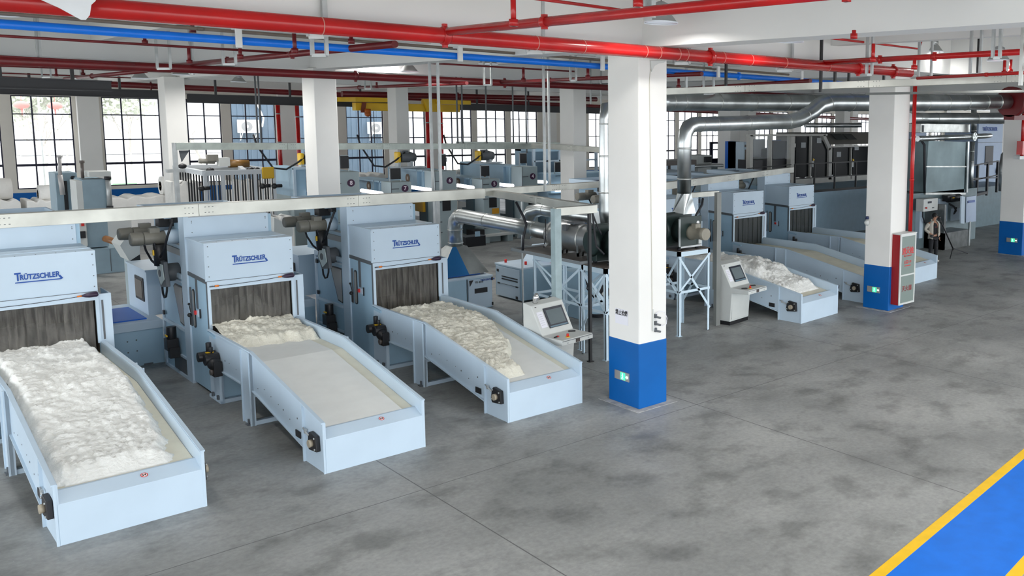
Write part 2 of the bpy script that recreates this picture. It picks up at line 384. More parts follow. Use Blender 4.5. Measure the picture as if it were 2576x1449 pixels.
# blue corrugated shed seen through the windows (x range found from its pixels)
sh = thing('corrugated_shed', 'blue corrugated shed seen through the windows left of centre', 'building', (19.5, 60, 0))
xa, xb = at(583, 330, Y=60).x, at(978, 330, Y=60).x
MB().box((xa, 60, 0), (xb, 60.4, 6.6)).build('shed_wall', CORR, sh)
rb = MB()
k = xa
while k < xb: rb.box((k, 59.95, 0), (k+.07, 60.0, 6.6)); k += .34
rb.build('ribs', CORR, sh, kind='stuff')
def acunit(px, py, lab):
    p = at(px, py, Y=59.6); t = thing('air_conditioner', lab, 'air conditioner', (p.x, 59.6, p.z-.35), group=None)
    MB().box((p.x-.55, 59.4, p.z-.4), (p.x+.55, 59.85, p.z+.4)).build('housing', mat('white_enamel', (.8, .8, .78), .4), t, bevel=.02)
    MB().ring([(p.x-.15, 59.39, p.z), (p.x-.15, 59.36, p.z)], .3, 20).build('fan_grille', mat('grey_grille', (.3, .3, .3), .5), t)
    MB().ring([(p.x-.15, 59.38, p.z), (p.x-.15, 59.34, p.z)], .09, 12).build('fan_hub', mat('white_enamel', (.8, .8, .78), .4), t)
    b = MB()
    for q in (-.4, .4): b.bar((p.x+q, 59.8, p.z-.42), (p.x+q, 59.8, p.z-.85), .04).bar((p.x+q, 59.4, p.z-.42), (p.x+q, 59.85, p.z-.85), .04)
    b.build('wall_bracket', mat('white_enamel', (.8, .8, .78), .4), t)
    MB().ring([(p.x+.55, 59.6, p.z+.1), (p.x+.8, 59.7, p.z), (p.x+.95, 59.85, p.z+.5), (p.x+.6, 59.88, p.z+1.5), (p.x+.8, 59.88, p.z+1.8)], .05, 8).build('hose', mat('white_enamel', (.8, .8, .78), .4), t)
acunit(625, 318, 'white air conditioner on the blue shed, fan facing the hall, left one'); acunit(948, 322, 'white air conditioner on the blue shed beside the yellow crane')
def lantern(px, py, lab):
    p = at(px, py, Y=57); t = thing('lantern', lab, 'lantern', p, group=None)
    MB().ball(p, .26, 14, 8, (1.25, 1.25, .75)).build('lantern_body', REDLAN, t)
    MB().cyl(p+Vector((0, 0, .7)), p+Vector((0, 0, .15)), .012, n=6).build('hanging_string', REDLAN, t); MB().cyl(p-Vector((0, 0, .18)), p-Vector((0, 0, .5)), .05, .02, 8).build('tassel', REDLAN, t)
    return p
l1 = lantern(54, 264, 'left red lantern hanging outside the first window'); l2 = lantern(138, 266, 'right red lantern hanging outside the first window')
g = thing('lantern_post', 'slim outdoor pole carrying the two red lanterns', 'pole', (at(95, 300, Y=57.3).x, 57.3, 0))
q = at(95, 240, Y=57.3); MB().cyl((q.x, 57.3, -.1), (q.x, 57.3, l1.z+.75), .04).build('pole', MULL and CHAN, g); MB().bar((l1.x-.2, 57.0, l1.z+.72), (l2.x+.2, 57.0, l2.z+.72), .05).bar((q.x, 57.3, l1.z+.72), (q.x, 57, l1.z+.72), .05).build('cross_arm', CHAN, g)
def tree(px, Y, h, lab, leafy=False, seed=0):
    rnd = random.Random(seed); b = at(px, 400, Y=Y); t = thing('tree', lab, 'tree', (b.x, Y, -.05), group='trees outside the windows')
    m = MB(); leaf = MB()
    def grow(p, d, L, r, n):
        e = p+d*L; m.ring([p, e], [r, r*.65], 5, False)
        if n == 0:
            if leafy:
                for _ in range(10):
                    c = e+Vector((rnd.gauss(0, .5), rnd.gauss(0, .5), rnd.gauss(0, .4))); a = Vector((rnd.gauss(0, 1), rnd.gauss(0, 1), rnd.gauss(0, 1))).normalized()*.16; o = a.orthogonal().normalized()*.12
                    leaf.add([c-a, c-o, c+a, c+o], [(0, 1, 2, 3)])
            return
        for _ in range(3 if n > 1 else 2):
            grow(e, (d+Vector((rnd.gauss(0, .45), rnd.gauss(0, .45), rnd.uniform(.0, .4)))).normalized(), L*rnd.uniform(.62, .8), r*.6, n-1)
    grow(Vector((b.x, Y, -.1)), Vector((0, 0, 1)), h*.3, .10, 5)
    m.build('trunk', BARK, t)
    if leafy: leaf.build('foliage', LEAF, t, kind='stuff')
tree(115, 66, 6.0, 'bare tree outside the first window', seed=1); tree(165, 64, 5.2, 'bare tree at the right side of the first window', seed=2)
tree(110, 78, 7, 'leafy tree outside the first window', True, 3); tree(330, 76, 7, 'small leafy tree outside the second window', True, 4); tree(505, 70, 6, 'bare tree outside the third window', seed=5)
tree(1130, 66, 6, 'bare tree outside the window right of the crane', seed=6); tree(1230, 72, 6.5, 'leafless tree outside the middle windows', seed=8)
p = at(310, 462, Y=57); bn = thing('wheeled_bin', 'pale green bin outside the second window', 'bin', (p.x, 57, -.05))
MB().box((p.x-.55, 56.6, -.05), (p.x+.55, 57.4, 1.15)).build('bin_body', BINGR, bn, bevel=.04); MB().prism([(p.x-.6, 56.5, 1.15), (p.x-.6, 57.5, 1.15), (p.x-.6, 57.5, 1.4)], (1.2, 0, 0)).build('bin_lid', BINGR, bn)
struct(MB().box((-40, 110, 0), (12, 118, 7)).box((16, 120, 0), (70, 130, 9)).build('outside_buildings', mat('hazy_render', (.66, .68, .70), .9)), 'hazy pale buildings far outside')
# ================================================================ OVERHEAD
def pipe(name, pts, r, m, lab, cat='pipe', rings=(), group=None, collar=None, n=14):
    P = [Vector(p) for p in pts]; t = thing(name, lab, cat, P[0], group=group)
    MB().ring(P, r, n).build('pipe_run', m, t)
    for k in rings:                      # k: fraction along the first-to-last line
        L = sum((P[i+1]-P[i]).length for i in range(len(P)-1)); d = k*L
        for i in range(len(P)-1):
            l = (P[i+1]-P[i]).length
            if d <= l or i == len(P)-2:
                q = P[i].lerp(P[i+1], min(1, d/l)); a = (P[i+1]-P[i]).normalized(); break
            d -= l
        rr = r if not hasattr(r, '__len__') else r[min(i, len(r)-1)]
        cb = MB().ring([q-a*.05, q-a*.02, q+a*.02, q+a*.05], [rr*1.08, rr*1.22, rr*1.22, rr*1.08], n)
        if rr > .04:
            u = a.orthogonal().normalized(); v = Vector((0, 0, 1)); cb.bar(q+v*rr*1.0-a*.0, q+v*rr*1.5, .06, .05).bar(q-v*rr*1.0, q-v*rr*1.5, .06, .05)
        cb.build('coupling', collar or m, t)
    return t
PM = {}
yb = 11.1
def L2(x0, y0, x1, y1, **k): return at(x0, y0, **k), at(x1, y1, **k)
a, b = at(240, 20, Y=yb), at(2290, 183, Y=yb); dirn = (b-a).normalized(); a = a-dirn*6
PM['big'] = pipe('sprinkler_main', [a, b], .103, RED, 'thick bright red main crossing in front of the nearest pillar', rings=[(at(px, 20+(px-240)*163/2050, Y=yb)-a).length/(b-a).length for px in (1119, 1787, 2159, 2247)], n=20)
# seams (thin pale weld rings) on the big main
sm = MB()
for px in (808, 1347, 1465, 1620, 1655, 1703, 1723, 1816, 1886, 1972, 2081):
    q = at(px, 20+(px-240)*163/2050, Y=yb); sm.ring([q-dirn*.006, q+dirn*.006], .105, 20)
sm.build('weld_seam', mat('pale_seam', (.6, .25, .2), .4), PM['big'])
# white cloth hanging over the main at the upper left
c0 = at(105, -60, Y=yb-.3); cl = []
pts = [(100, -60), (105, 0), (150, 20), (205, 50), (216, 50), (226, 38), (230, 12), (241, 2), (240, -60)]
m = MB().prism([at(x, y, Y=yb-.28) for x, y in pts], (0, .02, 0)); o = m.build('cloth', mat('white_canvas', (.78, .80, .82), .8, var=.05, bump=.3, bscale=4)); tag(o, 'white sheet hanging over the bright red main, top left', 'sheet')
# blue pipe and brown pipe beside it
a, b = at(0, 60, Y=15.4), at(1400, 159, Y=15.4); d = (b-a).normalized()
pipe('blue_pipe', [a-d*5, a+d*21], .062, BLUEP, 'bright blue pipe running under the ceiling', rings=(.73,), collar=BLUEP)
pipe('brown_pipe', [a-d*5+Vector((0, .12, .15)), a+d*16+Vector((0, .12, .14))], .027, BROWN, 'thin brown pipe just above the bright blue pipe', rings=(.35,))
# row two main and its neighbours
a, b = at(0, 152, Y=24.2), at(1366, 213, Y=24.2); d = (b-a).normalized()
pipe('sprinkler_main', [a-d*9, b+d*34], .10, REDD, 'thick dark red main passing behind the white pillar left of centre', rings=(.29, .37, .46, .52))
a, b = at(280, 212, Y=47), at(1366, 262, Y=47); d = (b-a).normalized()
pipe('sprinkler_main', [a-d*14, b+d*50], .13, REDD, 'dark red main above the back windows', rings=(.18, .3))
a, b = at(860, 236, Y=44), at(1500, 250, Y=44)
pipe('sprinkler_main', [a, b], .14, REDD, 'dark red main above the yellow crane', rings=(.4,))
# branches running from back to front
def branch(p, q, r, m, lab, ex0=0, ex1=0, rings=(.3,), z=None, Z=6.02):
    a, b = at(*p, Z=Z), at(*q, Z=Z); d = (b-a).normalized(); return pipe('branch_pipe', [a-d*ex0, b+d*ex1], r, m, lab, rings=rings)
branch((1130, 79), (1700, 22), .055, RED, 'bright red branch pipe rising past the pendant lamp', 0, 3.4, (.27, .82), Z=6.14)
branch((415, 168), (790, 131), .057, REDD, 'dark red branch pipe crossing left of centre', .5, 3.2, (.4, .68), Z=6.16)
branch((2080, 157), (2560, 131), .05, RED, 'bright red branch pipe at the upper right', .5, 1.5, (.3, .5), Z=6.2)
branch((1240, 208), (1520, 196), .05, REDD, 'dark red branch pipe left of the nearest pillar', 1, 4, (.4,), Z=6.05)
branch((860, 222), (1100, 212), .05, REDD, 'dark red branch pipe before the yellow crane', 4, 2, (.4,), Z=5.95)
branch((215, 193), (340, 181), .05, REDD, 'dark red branch pipe above the left windows', 3, 1, (.4,), Z=5.98)
branch((1670, 226), (1900, 212), .05, REDD, 'dark red branch pipe behind the blue pipe end', 1, 3, (.4,), Z=6.0)
branch((2440, 190), (2575, 183), .03, RED, 'thin red branch pipe just above the pale trunking at the far right', 1.5, 2, (.4,), Z=5.9)
# thin sprinkler lines
def thin(pts, r, m, lab): pipe('sprinkler_line', pts, r, m, lab, n=8)
a, b = at(0, 90, Y=18), at(720, 133, Y=18); thin([a-(b-a)*.3, b], .022, REDD, 'thin dark red line under the ceiling, upper left')
a, b = at(1068, 158, Y=20), at(1450, 180, Y=20); thin([a, b], .022, REDD, 'thin dark red line behind the blue pipe, centre')
a, b = at(1340, -5, Y=9.5), at(1560, 25, Y=9.5); thin([a-(b-a), b], .022, RED, 'thin red line at the top centre')
a, b = at(2000, 85, Y=10.8), at(2312, 123, Y=10.8); thin([a, b, b+Vector((.12, 0, .25))], .024, RED, 'thin red line beside the right pendant lamp')
a, b = at(2405, 41, Y=8), at(2600, 73, Y=8); thin([a, b+(b-a)], .02, RED, 'thin red line at the top right corner')
a, b = at(0, 141, Y=21), at(340, 160, Y=21); thin([a-(b-a), b], .016, REDD, 'thin dark line just above the dark red main, left')
a, b = at(0, 166, Y=28), at(280, 176, Y=28); thin([a-(b-a), b+(b-a)*.6], .02, REDD, 'thin dark line just below the dark red main, left')
a, b = at(60, 186, Y=36), at(330, 196, Y=36); thin([a-(b-a), b], .02, REDD, 'thin far line above the crane rail, left')
a, b = at(40, 20, Y=12.5), at(170, 35, Y=12.5); thin([a, b], .03, REDD, 'dark red line just under the bright red main, top left')
def lmk(px):
    for x, n in ((200, 'over the first window'), (400, 'over the second window'), (560, 'by the window pillar'), (700, 'over the corrugated shed'), (860, 'by the near-centre pillar'), (1030, 'near the yellow crane'), (1200, 'just right of the yellow crane'), (1400, 'over the middle windows'), (1530, 'left of the nearest pillar'), (1670, 'at the nearest pillar'), (1900, 'right of the nearest pillar'), (2160, 'over the grey-framed machine'), (2290, 'above the second blue-based pillar')):
        if px < x: return n
    return 'at the upper right'
ORD = 'first second third fourth fifth sixth seventh eighth ninth tenth eleventh twelfth thirteenth fourteenth fifteenth sixteenth seventeenth eighteenth nineteenth twentieth twenty-first twenty-second twenty-third'.split()
def relabel(lst, fmt):
    for i, (px, o) in enumerate(sorted(lst, key=lambda q: q[0])): o['label'] = fmt % (lmk(px), ORD[i])
RIS, HAN, DRO, CLP = [], [], [], []
# risers from branch pipes up to the lines
def riser(x, y0, y1, D, r=.02, m=None, lab='short red riser pipe'):
    a, b = at(x, y1, D=D), at(x, y0, D=D); o = MB().cyl(a, (a.x, a.y, b.z), r, n=8).cyl(a, a+Vector((0, 0, .07)), r*1.7, n=8).build('riser_pipe', m or REDD); tag(o, lab, 'pipe', 'short red riser pipes'); RIS.append((x, o))
for x, y0, y1, D, mm in ((477, 118, 160, 17.5, None), (605, 122, 148, 14.5, None), (742, 85, 134, 12.6, None), (485, 60, 82, 13.5, None), (1292, -20, 66, 9, RED), (1317, 170, 205, 21, None), (1479, 172, 198, 19, None), (365, 95, 110, 18, None),
        (982, 54, 64, 12, RED), (884, 93, 110, 13, None), (142, 168, 192, 27, None), (209, 168, 189, 25, None), (948, 207, 222, 29, None), (2196, 110, 156, 13, RED), (2300, 148, 175, 15, RED), (2526, 152, 188, 17, RED), (1707, 198, 222, 21, None), (2148, 76, 98, 11.5, RED), (1605, -20, 18, 8, RED), (2542, 150, 183, 19, RED)):
    riser(x, y0, y1, D, .028 if D < 15 else .032, mm, 'short red riser pipe joining the sprinkler lines')
# hangers: pairs of zinc channels with a bottom bar
def hanger(xl, xr, yt, yb_, D, m=None, w=.045, lab='U-shaped zinc hanger under the ceiling', bar=True):
    m = m or CHAN; a, b = at(xl, yb_, D=D), at(xr, yb_, D=D)
    t = thing('pipe_hanger', lab, 'hanger', a, group='zinc pipe hangers')
    zt = SL+.02; HAN.append((xl, t))
    for p in (a, b): MB().box((p.x-w/2, p.y-w/2, a.z), (p.x+w/2, p.y+w/2, zt)).build('upright', m, t)
    if bar: MB().bar(a, b, w, w).build('bottom_bar', m, t)
hanger(779, 818, -10, 92, 11.0, w=.06); hanger(1327, 1366, 14, 133, 13.4, w=.05); hanger(1697, 1733, 102, 160, 15.4, w=.05); hanger(1955, 1992, 92, 178, 17.5, w=.05)
hanger(396, 429, 98, 173, 18.5); hanger(562, 593, 65, 162, 17.2); hanger(97, 104, 138, 166, 19); hanger(482, 488, 168, 186, 21); hanger(1218, 1236, 160, 214, 24)
hanger(1435, 1449, 170, 203, 22); hanger(1620, 1640, -15, 44, 9.8, w=.06); hanger(2497, 2515, 82, 146, 13.5); hanger(2440, 2465, 145, 187, 16); hanger(2180, 2193, 73, 188, 16.8); hanger(2310, 2342, 145, 196, 18)
hanger(106, 128, 170, 195, 28); hanger(182, 204, 168, 198, 26); hanger(786, 822, 123, 139, 13.5, w=.05); hanger(918, 934, 205, 224, 30); hanger(1770, 1795, 198, 236, 22)
# single droppers
def rod(x, y0, y1, D, w=.05, m=None, lab='', x1=None):
    a = at(x1 or x, y1, D=D); o = MB().box((a.x-w/2, a.y-w/2, a.z), (a.x+w/2, a.y+w/2, SL+.02)).build('ceiling_dropper', m or CHAN); tag(o, lab, 'dropper', 'square droppers from the ceiling'); DRO.append((x, o))
for i, (x, y0, y1, D, mm) in enumerate(((1094, 158, 640, 20.6, CHAN), (1110, 158, 500, 20.4, CHAN), (1371, 165, 480, 22, CHAN), (1383, 165, 470, 24.5, CHAN), (650, 192, 372, 31, DARK), (658, 192, 372, 32, DARK),
        (2064, 114, 232, 18, BLACK), (2100, 118, 208, 19, BLACK), (2135, 115, 208, 20, BLACK), (2223, 110, 205, 21, BLACK), (2386, 150, 182, 22, BLACK), (2459, 145, 186, 21, BLACK), (1826, 162, 232, 20, BLACK), (1726, 160, 225, 21, CHAN),
        (2567, 45, 215, 13.5, GALV), (1152, 270, 372, 33, DARK), (1165, 225, 372, 34, DARK), (1225, 222, 372, 35, DARK), (1292, 220, 372, 36, DARK), (1325, 222, 385, 34, DARK), (1486, 235, 262, 30, CHAN), (1512, 232, 262, 30, CHAN))):
    rod(x, y0, y1, D, .05 if D < 25 else .045, mm, ('dark' if mm in (DARK, BLACK) else 'zinc')+' square dropper hanging from the ceiling')
# white clips of the blue pipe
for x, y0, y1 in ((601, 68, 120), (1157, 116, 155), (1515, 140, 178), (1806, 167, 195), (2016, 178, 204)):
    p = at(x, y1, Y=15.28); zt = at(x, y0, Y=15.28).z; o = MB().box((p.x-.045, 15.24, p.z), (p.x+.045, 15.29, zt)).box((p.x-.045, 15.29, zt-.04), (p.x+.045, 15.45, zt)).build('pipe_clip', mat('white_enamel', (.8, .8, .78), .4), bevel=.008)
    tag(o, 'white bracket clasping the bright blue pipe', 'bracket', 'white brackets on the blue pipe'); CLP.append((x, o))
relabel(RIS, 'short red riser pipe %s, %s riser from the left'); relabel(HAN, 'U-shaped zinc hanger %s, %s hanger from the left'); relabel(DRO, 'square dropper hanging %s, %s dropper from the left'); relabel(CLP, 'white bracket on the blue pipe %s, %s from the left')
# high-bay lamps
LAMPW = 50
def lamp_light(c, power):
    l = bpy.data.lights.new('lamp_light', 'AREA'); l.shape = 'DISK'; l.size = .36; l.energy = power; l.color = (1, .98, .95); l.spread = math.radians(170)
    o = bpy.data.objects.new('lamp_light', l); COL.objects.link(o); o.location = (c[0], c[1], c[2]-.03)
def lamp(px, py, wpx, lab, power=50):
    D = F*.50/wpx; c = at(px, py, D=D); t = thing('pendant_lamp', lab, 'lamp', c, group='grey high-bay lamps')
    MB().ring([c, c+Vector((0, 0, .17))], [.25, .12], 24, False).build('lamp_shade', LAMPG, t); MB().ring([c+Vector((0, 0, .004)), c+Vector((0, 0, .15))], [.24, .11], 24, False).build('reflector', LAMPI, t)
    MB().ring([c+Vector((0, 0, .01)), c+Vector((0, 0, -.012))], [.258, .258], 24, False).build('shade_rim', LAMPI, t)
    MB().ring([c+Vector((0, 0, .17)), c+Vector((0, 0, .19)), c+Vector((0, 0, .27)), c+Vector((0, 0, .31))], [.09, .125, .125, .05], 16).build('lamp_head', STEELD, t)
    MB().ball(c+Vector((0, 0, .10)), .07).build('bulb', mat('frosted_bulb', (.9, .92, 1), .3, emit=1.2), t)
    MB().cyl(c+Vector((0, 0, .3)), (c.x, c.y, SL if c.z < 6.5 else c.z+.5), .008, n=6).build('suspension_wire', DARK, t)
    lamp_light(c, power); return t
for i, (x, y, w) in enumerate(((1663, 57, 84), (1985, 104, 72), (733, 161, 46), (1029, 180, 44), (2347, 130, 52), (455, 188, 38), (353, 197, 38), (600, 206, 34), (2512, 152, 58), (567, 172, 48), (1447, 194, 30), (-10, 36, 90), (948, 138, 44), (1228, 160, 46))):
    L = ['large grey pendant lamp above the nearest pillar', 'grey pendant lamp at the upper right with a pale rim', 'grey pendant lamp left of the near-centre pillar', 'grey pendant lamp below the blue pipe, centre', 'grey pendant lamp above the second blue-based pillar',
         'grey pendant lamp just right of the window pillar', 'grey pendant lamp just left of the window pillar', 'small grey pendant lamp above the third window', 'flat grey pendant lamp tucked behind the red branch at the far right', 'grey pendant lamp half hidden by the dark red main',
         'small grey pendant lamp above the pillar left of centre', 'grey pendant lamp cut by the left edge', 'pendant lamp directly under the blue pipe, left of centre', 'pendant lamp directly under the blue pipe, right of the droppers'][i]
    lamp(x, y, w, L, (26, 24, 50, 50, 30, 50, 50, 50, 40, 50, 50, 50, 50, 50)[i])
lamp0 = [o for o in COL.objects if o.name.startswith('pendant_lamp')][0]
for x in (-5, 1, 7, 13, 19, 25, 31):          # unseen lamps added to brighten floor and belts from above
    for y in (3.2, -3.5):
        w = Vector((x, y, 6.2))-EYE; d = w.dot(fwd); vis = d > 0 and 0 < CX+F*w.dot(rgt)/d < W_ and CY-F*w.dot(upv)/d > -60
        if vis: continue
        dup(lamp0, (x, y, 6.2), 0, 'grey pendant lamp added out of frame to light the near side of the hall'); lamp_light((x, y, 6.2), LAMPW*1.15)
# crane rails and yellow crane
def railbeam(x0, y0, x1, y1, Y, h, lab, m=None):
    a, b = at(x0, y0, Y=Y), at(x1, y1, Y=Y); t = thing('crane_rail', lab, 'beam', a)
    d = (b-a).normalized(); up = Vector((0, 0, 1))
    for k in (.12, .45, .8): q = a.lerp(b, k); MB().box((q.x-.04, q.y-.04, q.z+h/2), (q.x+.04, q.y+.04, SL+.02)).build('rail_hanger', CHAR, t)
    MB().bar(a, b, .02, h).build('web', m or CHAR, t); MB().bar(a+up*h/2, b+up*h/2, .3, .03).bar(a-up*h/2, b-up*h/2, .3, .03).build('flange', m or CHAR, t)
railbeam(-260, 199, 280, 217, 31, .27, 'short dark grey crane rail at the upper left')
railbeam(-260, 218, 420, 238, 44, .30, 'long dark grey crane rail above the left windows'); railbeam(470, 247, 1000, 262, 44, .36, 'dark grey crane rail above the third and fourth windows'); railbeam(1150, 268, 1520, 279, 44, .34, 'dark grey crane rail right of the yellow crane')
cr = thing('bridge_crane', 'yellow overhead bridge crane behind the centre-left pillar', 'crane', at(885, 275, Y=42))
a, b = at(888, 268, Y=42), at(1150, 266, Y=42)
MB().box((a.x, 41.7, at(888, 278, Y=42).z), (b.x, 42.1, at(888, 258, Y=42).z)).build('girder', YELD, cr, bevel=.02)
MB().box((a.x-.3, 41.0, a.z+.22), (a.x+1.2, 43, a.z+.42)).box((b.x-1.4, 41.0, a.z+.2), (b.x+.2, 43, a.z+.4)).build('end_carriage', YELD, cr)
p = at(1108, 268, Y=41.6); MB().prism([(p.x-.7, 41.5, p.z-.25), (p.x+.1, 41.5, p.z-.25), (p.x-.1, 41.5, p.z+.35), (p.x-.95, 41.5, p.z+.35)], (0, .15, 0)).build('hoist', YELD, cr)
for px in (912, 1083): q = at(px, 268, Y=41.65); MB().prism([(q.x-.1, 41.62, q.z-.28), (q.x+.08, 41.62, q.z-.28), (q.x+.2, 41.62, q.z+.3), (q.x, 41.62, q.z+.3)], (0, .05, 0)).build('brown_stripe', mat('brown_enamel', (.22, .05, .02), .5), cr)
q = at(925, 282, Y=41.5); MB().cyl(q+Vector((0, 0, .15)), q-Vector((0, 0, .08)), .14, n=12).ball(q-Vector((0, 0, .08)), .14).build('hook_block', mat('burnt_orange', (.45, .10, .01), .5), cr)
q = at(940, 280, Y=41.5); MB().cyl(q, at(945, 442, Y=41.5), .015, n=6).build('pendant_cable', RUB, cr); e = at(945, 445, Y=41.5); MB().cyl(e+Vector((0, 0, .12)), e-Vector((0, 0, .15)), .05, .02, 8).build('pendant_control', REDS, cr)
# vertical red pipes at the back wall
for px, y0, y1, Y, lab in ((708, 245, 452, 49, 'vertical red pipe left of the near-centre pillar'), (754, 255, 420, 49.5, 'vertical red pipe touching the near-centre pillar'), (1079, 275, 430, 49, 'vertical red pipe under the yellow crane'), (1114, 275, 400, 46, 'thin vertical red pipe right of the crane'),):
    a, b = at(px, y1, Y=Y), at(px, y0, Y=Y); t = thing('standpipe', lab, 'pipe', (a.x, a.y, 0)); MB().cyl((a.x, a.y, 0), (a.x, a.y, b.z), .10 if 'thin' not in lab else .05, n=12).build('pipe_run', RED, t)
    c = MB()
    for f in (.35, .6, .85): z = b.z*f; c.cyl((a.x, a.y, z), (a.x, a.y, z+.06), .12 if 'thin' not in lab else .065, n=12)
    c.build('pipe_clamp', CHAN, t)
# ================================================================ BALE OPENERS (feed conveyor, hood, rear unit)
MW = 1.44
def opener():
    t = thing('bale_opener', 'x', 'machine', (0, 0, 0), world=False, group='fibre bale openers in the front row')
    for s, x in ((-1, 0), (1, MW)):
        a = x-.015; prof = [(0, 0), (0, .74), (.70, .858), (2.82, 1.22), (4.98, 1.22), (4.98, .59), (2.82, .59), (.70, .21), (.70, 0)]
        sb = MB().prism([(a, y, z) for y, z in prof], (.03, 0, 0))
        o = sb.build('side_board', PAINT, t)
        f = MB(); top = [(0, .74), (2.82, 1.22), (4.98, 1.22)]
        for p, q in zip(top, top[1:]): f.bar((a+.015+s*.018, p[0], p[1]), (a+.015+s*.018, q[0], q[1]), .05, .022)
        lo = [(.7, .21), (2.82, .59), (4.98, .59)]
        for p, q in zip(lo, lo[1:]): f.bar((a+.015+s*.02, p[0], p[1]), (a+.015+s*.02, q[0], q[1]), .05, .02)
        f.build('flange', PAINT, o)
        MB().box((a+.015+s*.012, 0, .0), (a+.015+s*.035, .70, .845 if False else .75)).build('end_plate', PAINT, t) if False else None
        e = MB()
        e.box((x-.005, .69, .0), (x+s*.05, .715, .86)).box((x-.005, -.006, 0), (x+s*.03, .02, .74))
        e.build('end_flange', PAINT, o)
        l = MB().box((x+s*.0, 2.80, 0), (x+s*.06, 3.20, 1.215)); l.box((x+s*.02, 2.80, 0), (x+s*.08, 2.83, 1.215)).box((x+s*.02, 3.17, 0), (x+s*.08, 3.20, 1.215))
        l.build('leg', PAINT, t)
        MB().box((x+s*.06, 2.86, .0), (x+s*.11, 2.98, .02)).box((x+s*.07, 2.9, .02), (x+s*.09, 2.93, .10)).build('foot_bracket', DARK, t)
        # foot frame under the flat part
        ff = MB().box((x, 4.37, 0), (x+s*.03, 5.0, .6)).box((x, 4.37, 0), (x+s*.06, 4.42, .6)).box((x, 3.95+.42, .0), (x+s*.06, 5.0, .05))
        ff.build('foot_frame', PAINT, t)
        MB().box((x+s*.04, 4.5, .05), (x+s*.07, 4.56, .12)).box((x+s*.04, 4.78, .05), (x+s*.07, 4.84, .12)).build('foot_bracket', DARK, t)
        d = MB()
        rr = random.Random(5)
        for k in range(14):
            y = .95+k*.27+rr.uniform(-.05, .05); zc = (.21+(.59-.21)*(y-.7)/2.12 if y < 2.82 else .59)+rr.choice((.18, .22, .32, .12)); rad = rr.choice((.008, .010, .016))
            d.cyl((a+.015+s*.014, y, zc), (a+.015+s*.019, y, zc), rad, n=6)
        d.build('bolt_holes', DARK, o, kind='stuff')
    MB().box((0, 2.82, 0), (MW, 2.90, .07)).build('cross_rail', PAINT, t); MB().box((0, 4.38, 0), (MW, 4.46, .07)).build('cross_rail', PAINT, t)
    MB().box((.01, 4.50, .03), (MW-.01, 4.53, .58)).build('foot_panel', PAINTD, t)
    MB().box((.0, -.005, .0), (MW, .02, .50)).build('front_panel', PAINT, t, bevel=.004)
    nc = MB().prism([(.015, -.003, .49), (.015, -.003, .505), (.015, .20, .60), (.015, .24, .60), (.015, .24, .585), (.015, .2, .585)], (MW-.03, 0, 0)).build('nose_cover', PAINT, t)
    # no-step sticker
    st = MB(); c = Vector((.86, .115, .567)); n_ = Vector((0, -.42, .907)).normalized()
    st.ring([c+n_*.001, c+n_*.003], .038, 20).build('sticker', mat('white_sticker', (.85, .85, .85), .5), t, label='round white no-step sticker')
    r_ = MB(); a_ = Vector((1, 0, 0)); b_ = n_.cross(a_)
    ringv = []
    for k in range(24):
        w = 2*math.pi*k/24
        for q in (.029, .038): ringv.append(c+n_*.004+(a_*math.cos(w)+b_*math.sin(w))*q)
    r_.add(ringv, [(2*k, 2*k+1, (2*k+3) % 48, (2*k+2) % 48) for k in range(24)]); r_.bar(c+n_*.004-(a_+b_)*.022, c+n_*.004+(a_+b_)*.022, .007, .002)
    r_.build('red_ring', REDS, t); MB().ring([c+n_*.0032-a_*.012-b_*.012, c+n_*.0036-a_*.012+b_*.014], .006, 6).ring([c+n_*.0032+a_*.012-b_*.012, c+n_*.0036+a_*.012+b_*.014], .006, 6).build('footprint_mark', BLACK, t)
    # belt
    b = MB(); path = [(.16, .46), (.18, .545), (.26, .575), (2.82, 1.02), (5.9, 1.02), (5.9, .98), (2.82, .98), (.26, .53)]
    b.prism([(.02, y, z) for y, z in path], (MW-.04, 0, 0)).build('conveyor_belt', BELTC, t)
    # bearing, tension rod, handle plate on the left board, same on the right
    for s, x in ((-1, -.02), (1, MW+.02)):
        br = MB().prism([(x, .12, .30), (x, .40, .27), (x, .44, .33), (x, .40, .50), (x, .36, .545), (x, .14, .52)], (s*.06, 0, 0)).build('bearing_housing', BLACK, t, bevel=.008)
        MB().ring([(x+s*.06, .27, .40), (x+s*.11, .27, .40)], .055, 16).build('bearing_cap', mat('tan_bearing_cap', (.38, .33, .25), .4), br)
        for q in ((.16, .33), (.40, .34), (.37, .5), (.17, .49)): MB().cyl((x+s*.06, q[0], q[1]), (x+s*.075, q[0], q[1]), .014, n=8).build('bolt', CHAN, br)
        MB().cyl((x+s*.03, .44, .44), (x+s*.03, .66, .52), .012, n=8).box((x+s*.015, .56, .46), (x+s*.045, .60, .52)).build('tension_rod', CHAN, t)
        MB().box((x, .84, .30), (x+s*.012, 1.02, .40)).build('hand_hole', BLACK, t)
    # hood
    h = MB().box((0, 4.98, 2.08), (MW, 5.0, 2.76)).box((.0, 5.0, 2.10), (.02, 6.06, 2.74)).box((MW-.02, 5.0, 2.1), (MW, 6.06, 2.74)).box((0, 5.0, 2.74), (MW, 6.06, 2.76)).build('hood', PAINT, t)
    MB().box((-.02, 4.975, 2.73), (.0, 6.06, 2.762)).box((-.02, 4.975, 2.08), (0, 5.01, 2.762)).box((0, 5.3, 2.76), (MW, 5.31, 2.768)).build('hood_flange', PAINT, h)
    k = MB()
    for z in (2.70, 2.52, 2.34, 2.16):
        for x in (.04, MW-.04): k.cyl((x, 4.978, z), (x, 4.972, z), .009, n=6)
    for x in (.2, .45, .7, .95, 1.2): k.cyl((x, 5.03, 2.762), (x, 5.03, 2.766), .009, n=6)
    k.build('bolt_heads', DARK, h, kind='stuff')
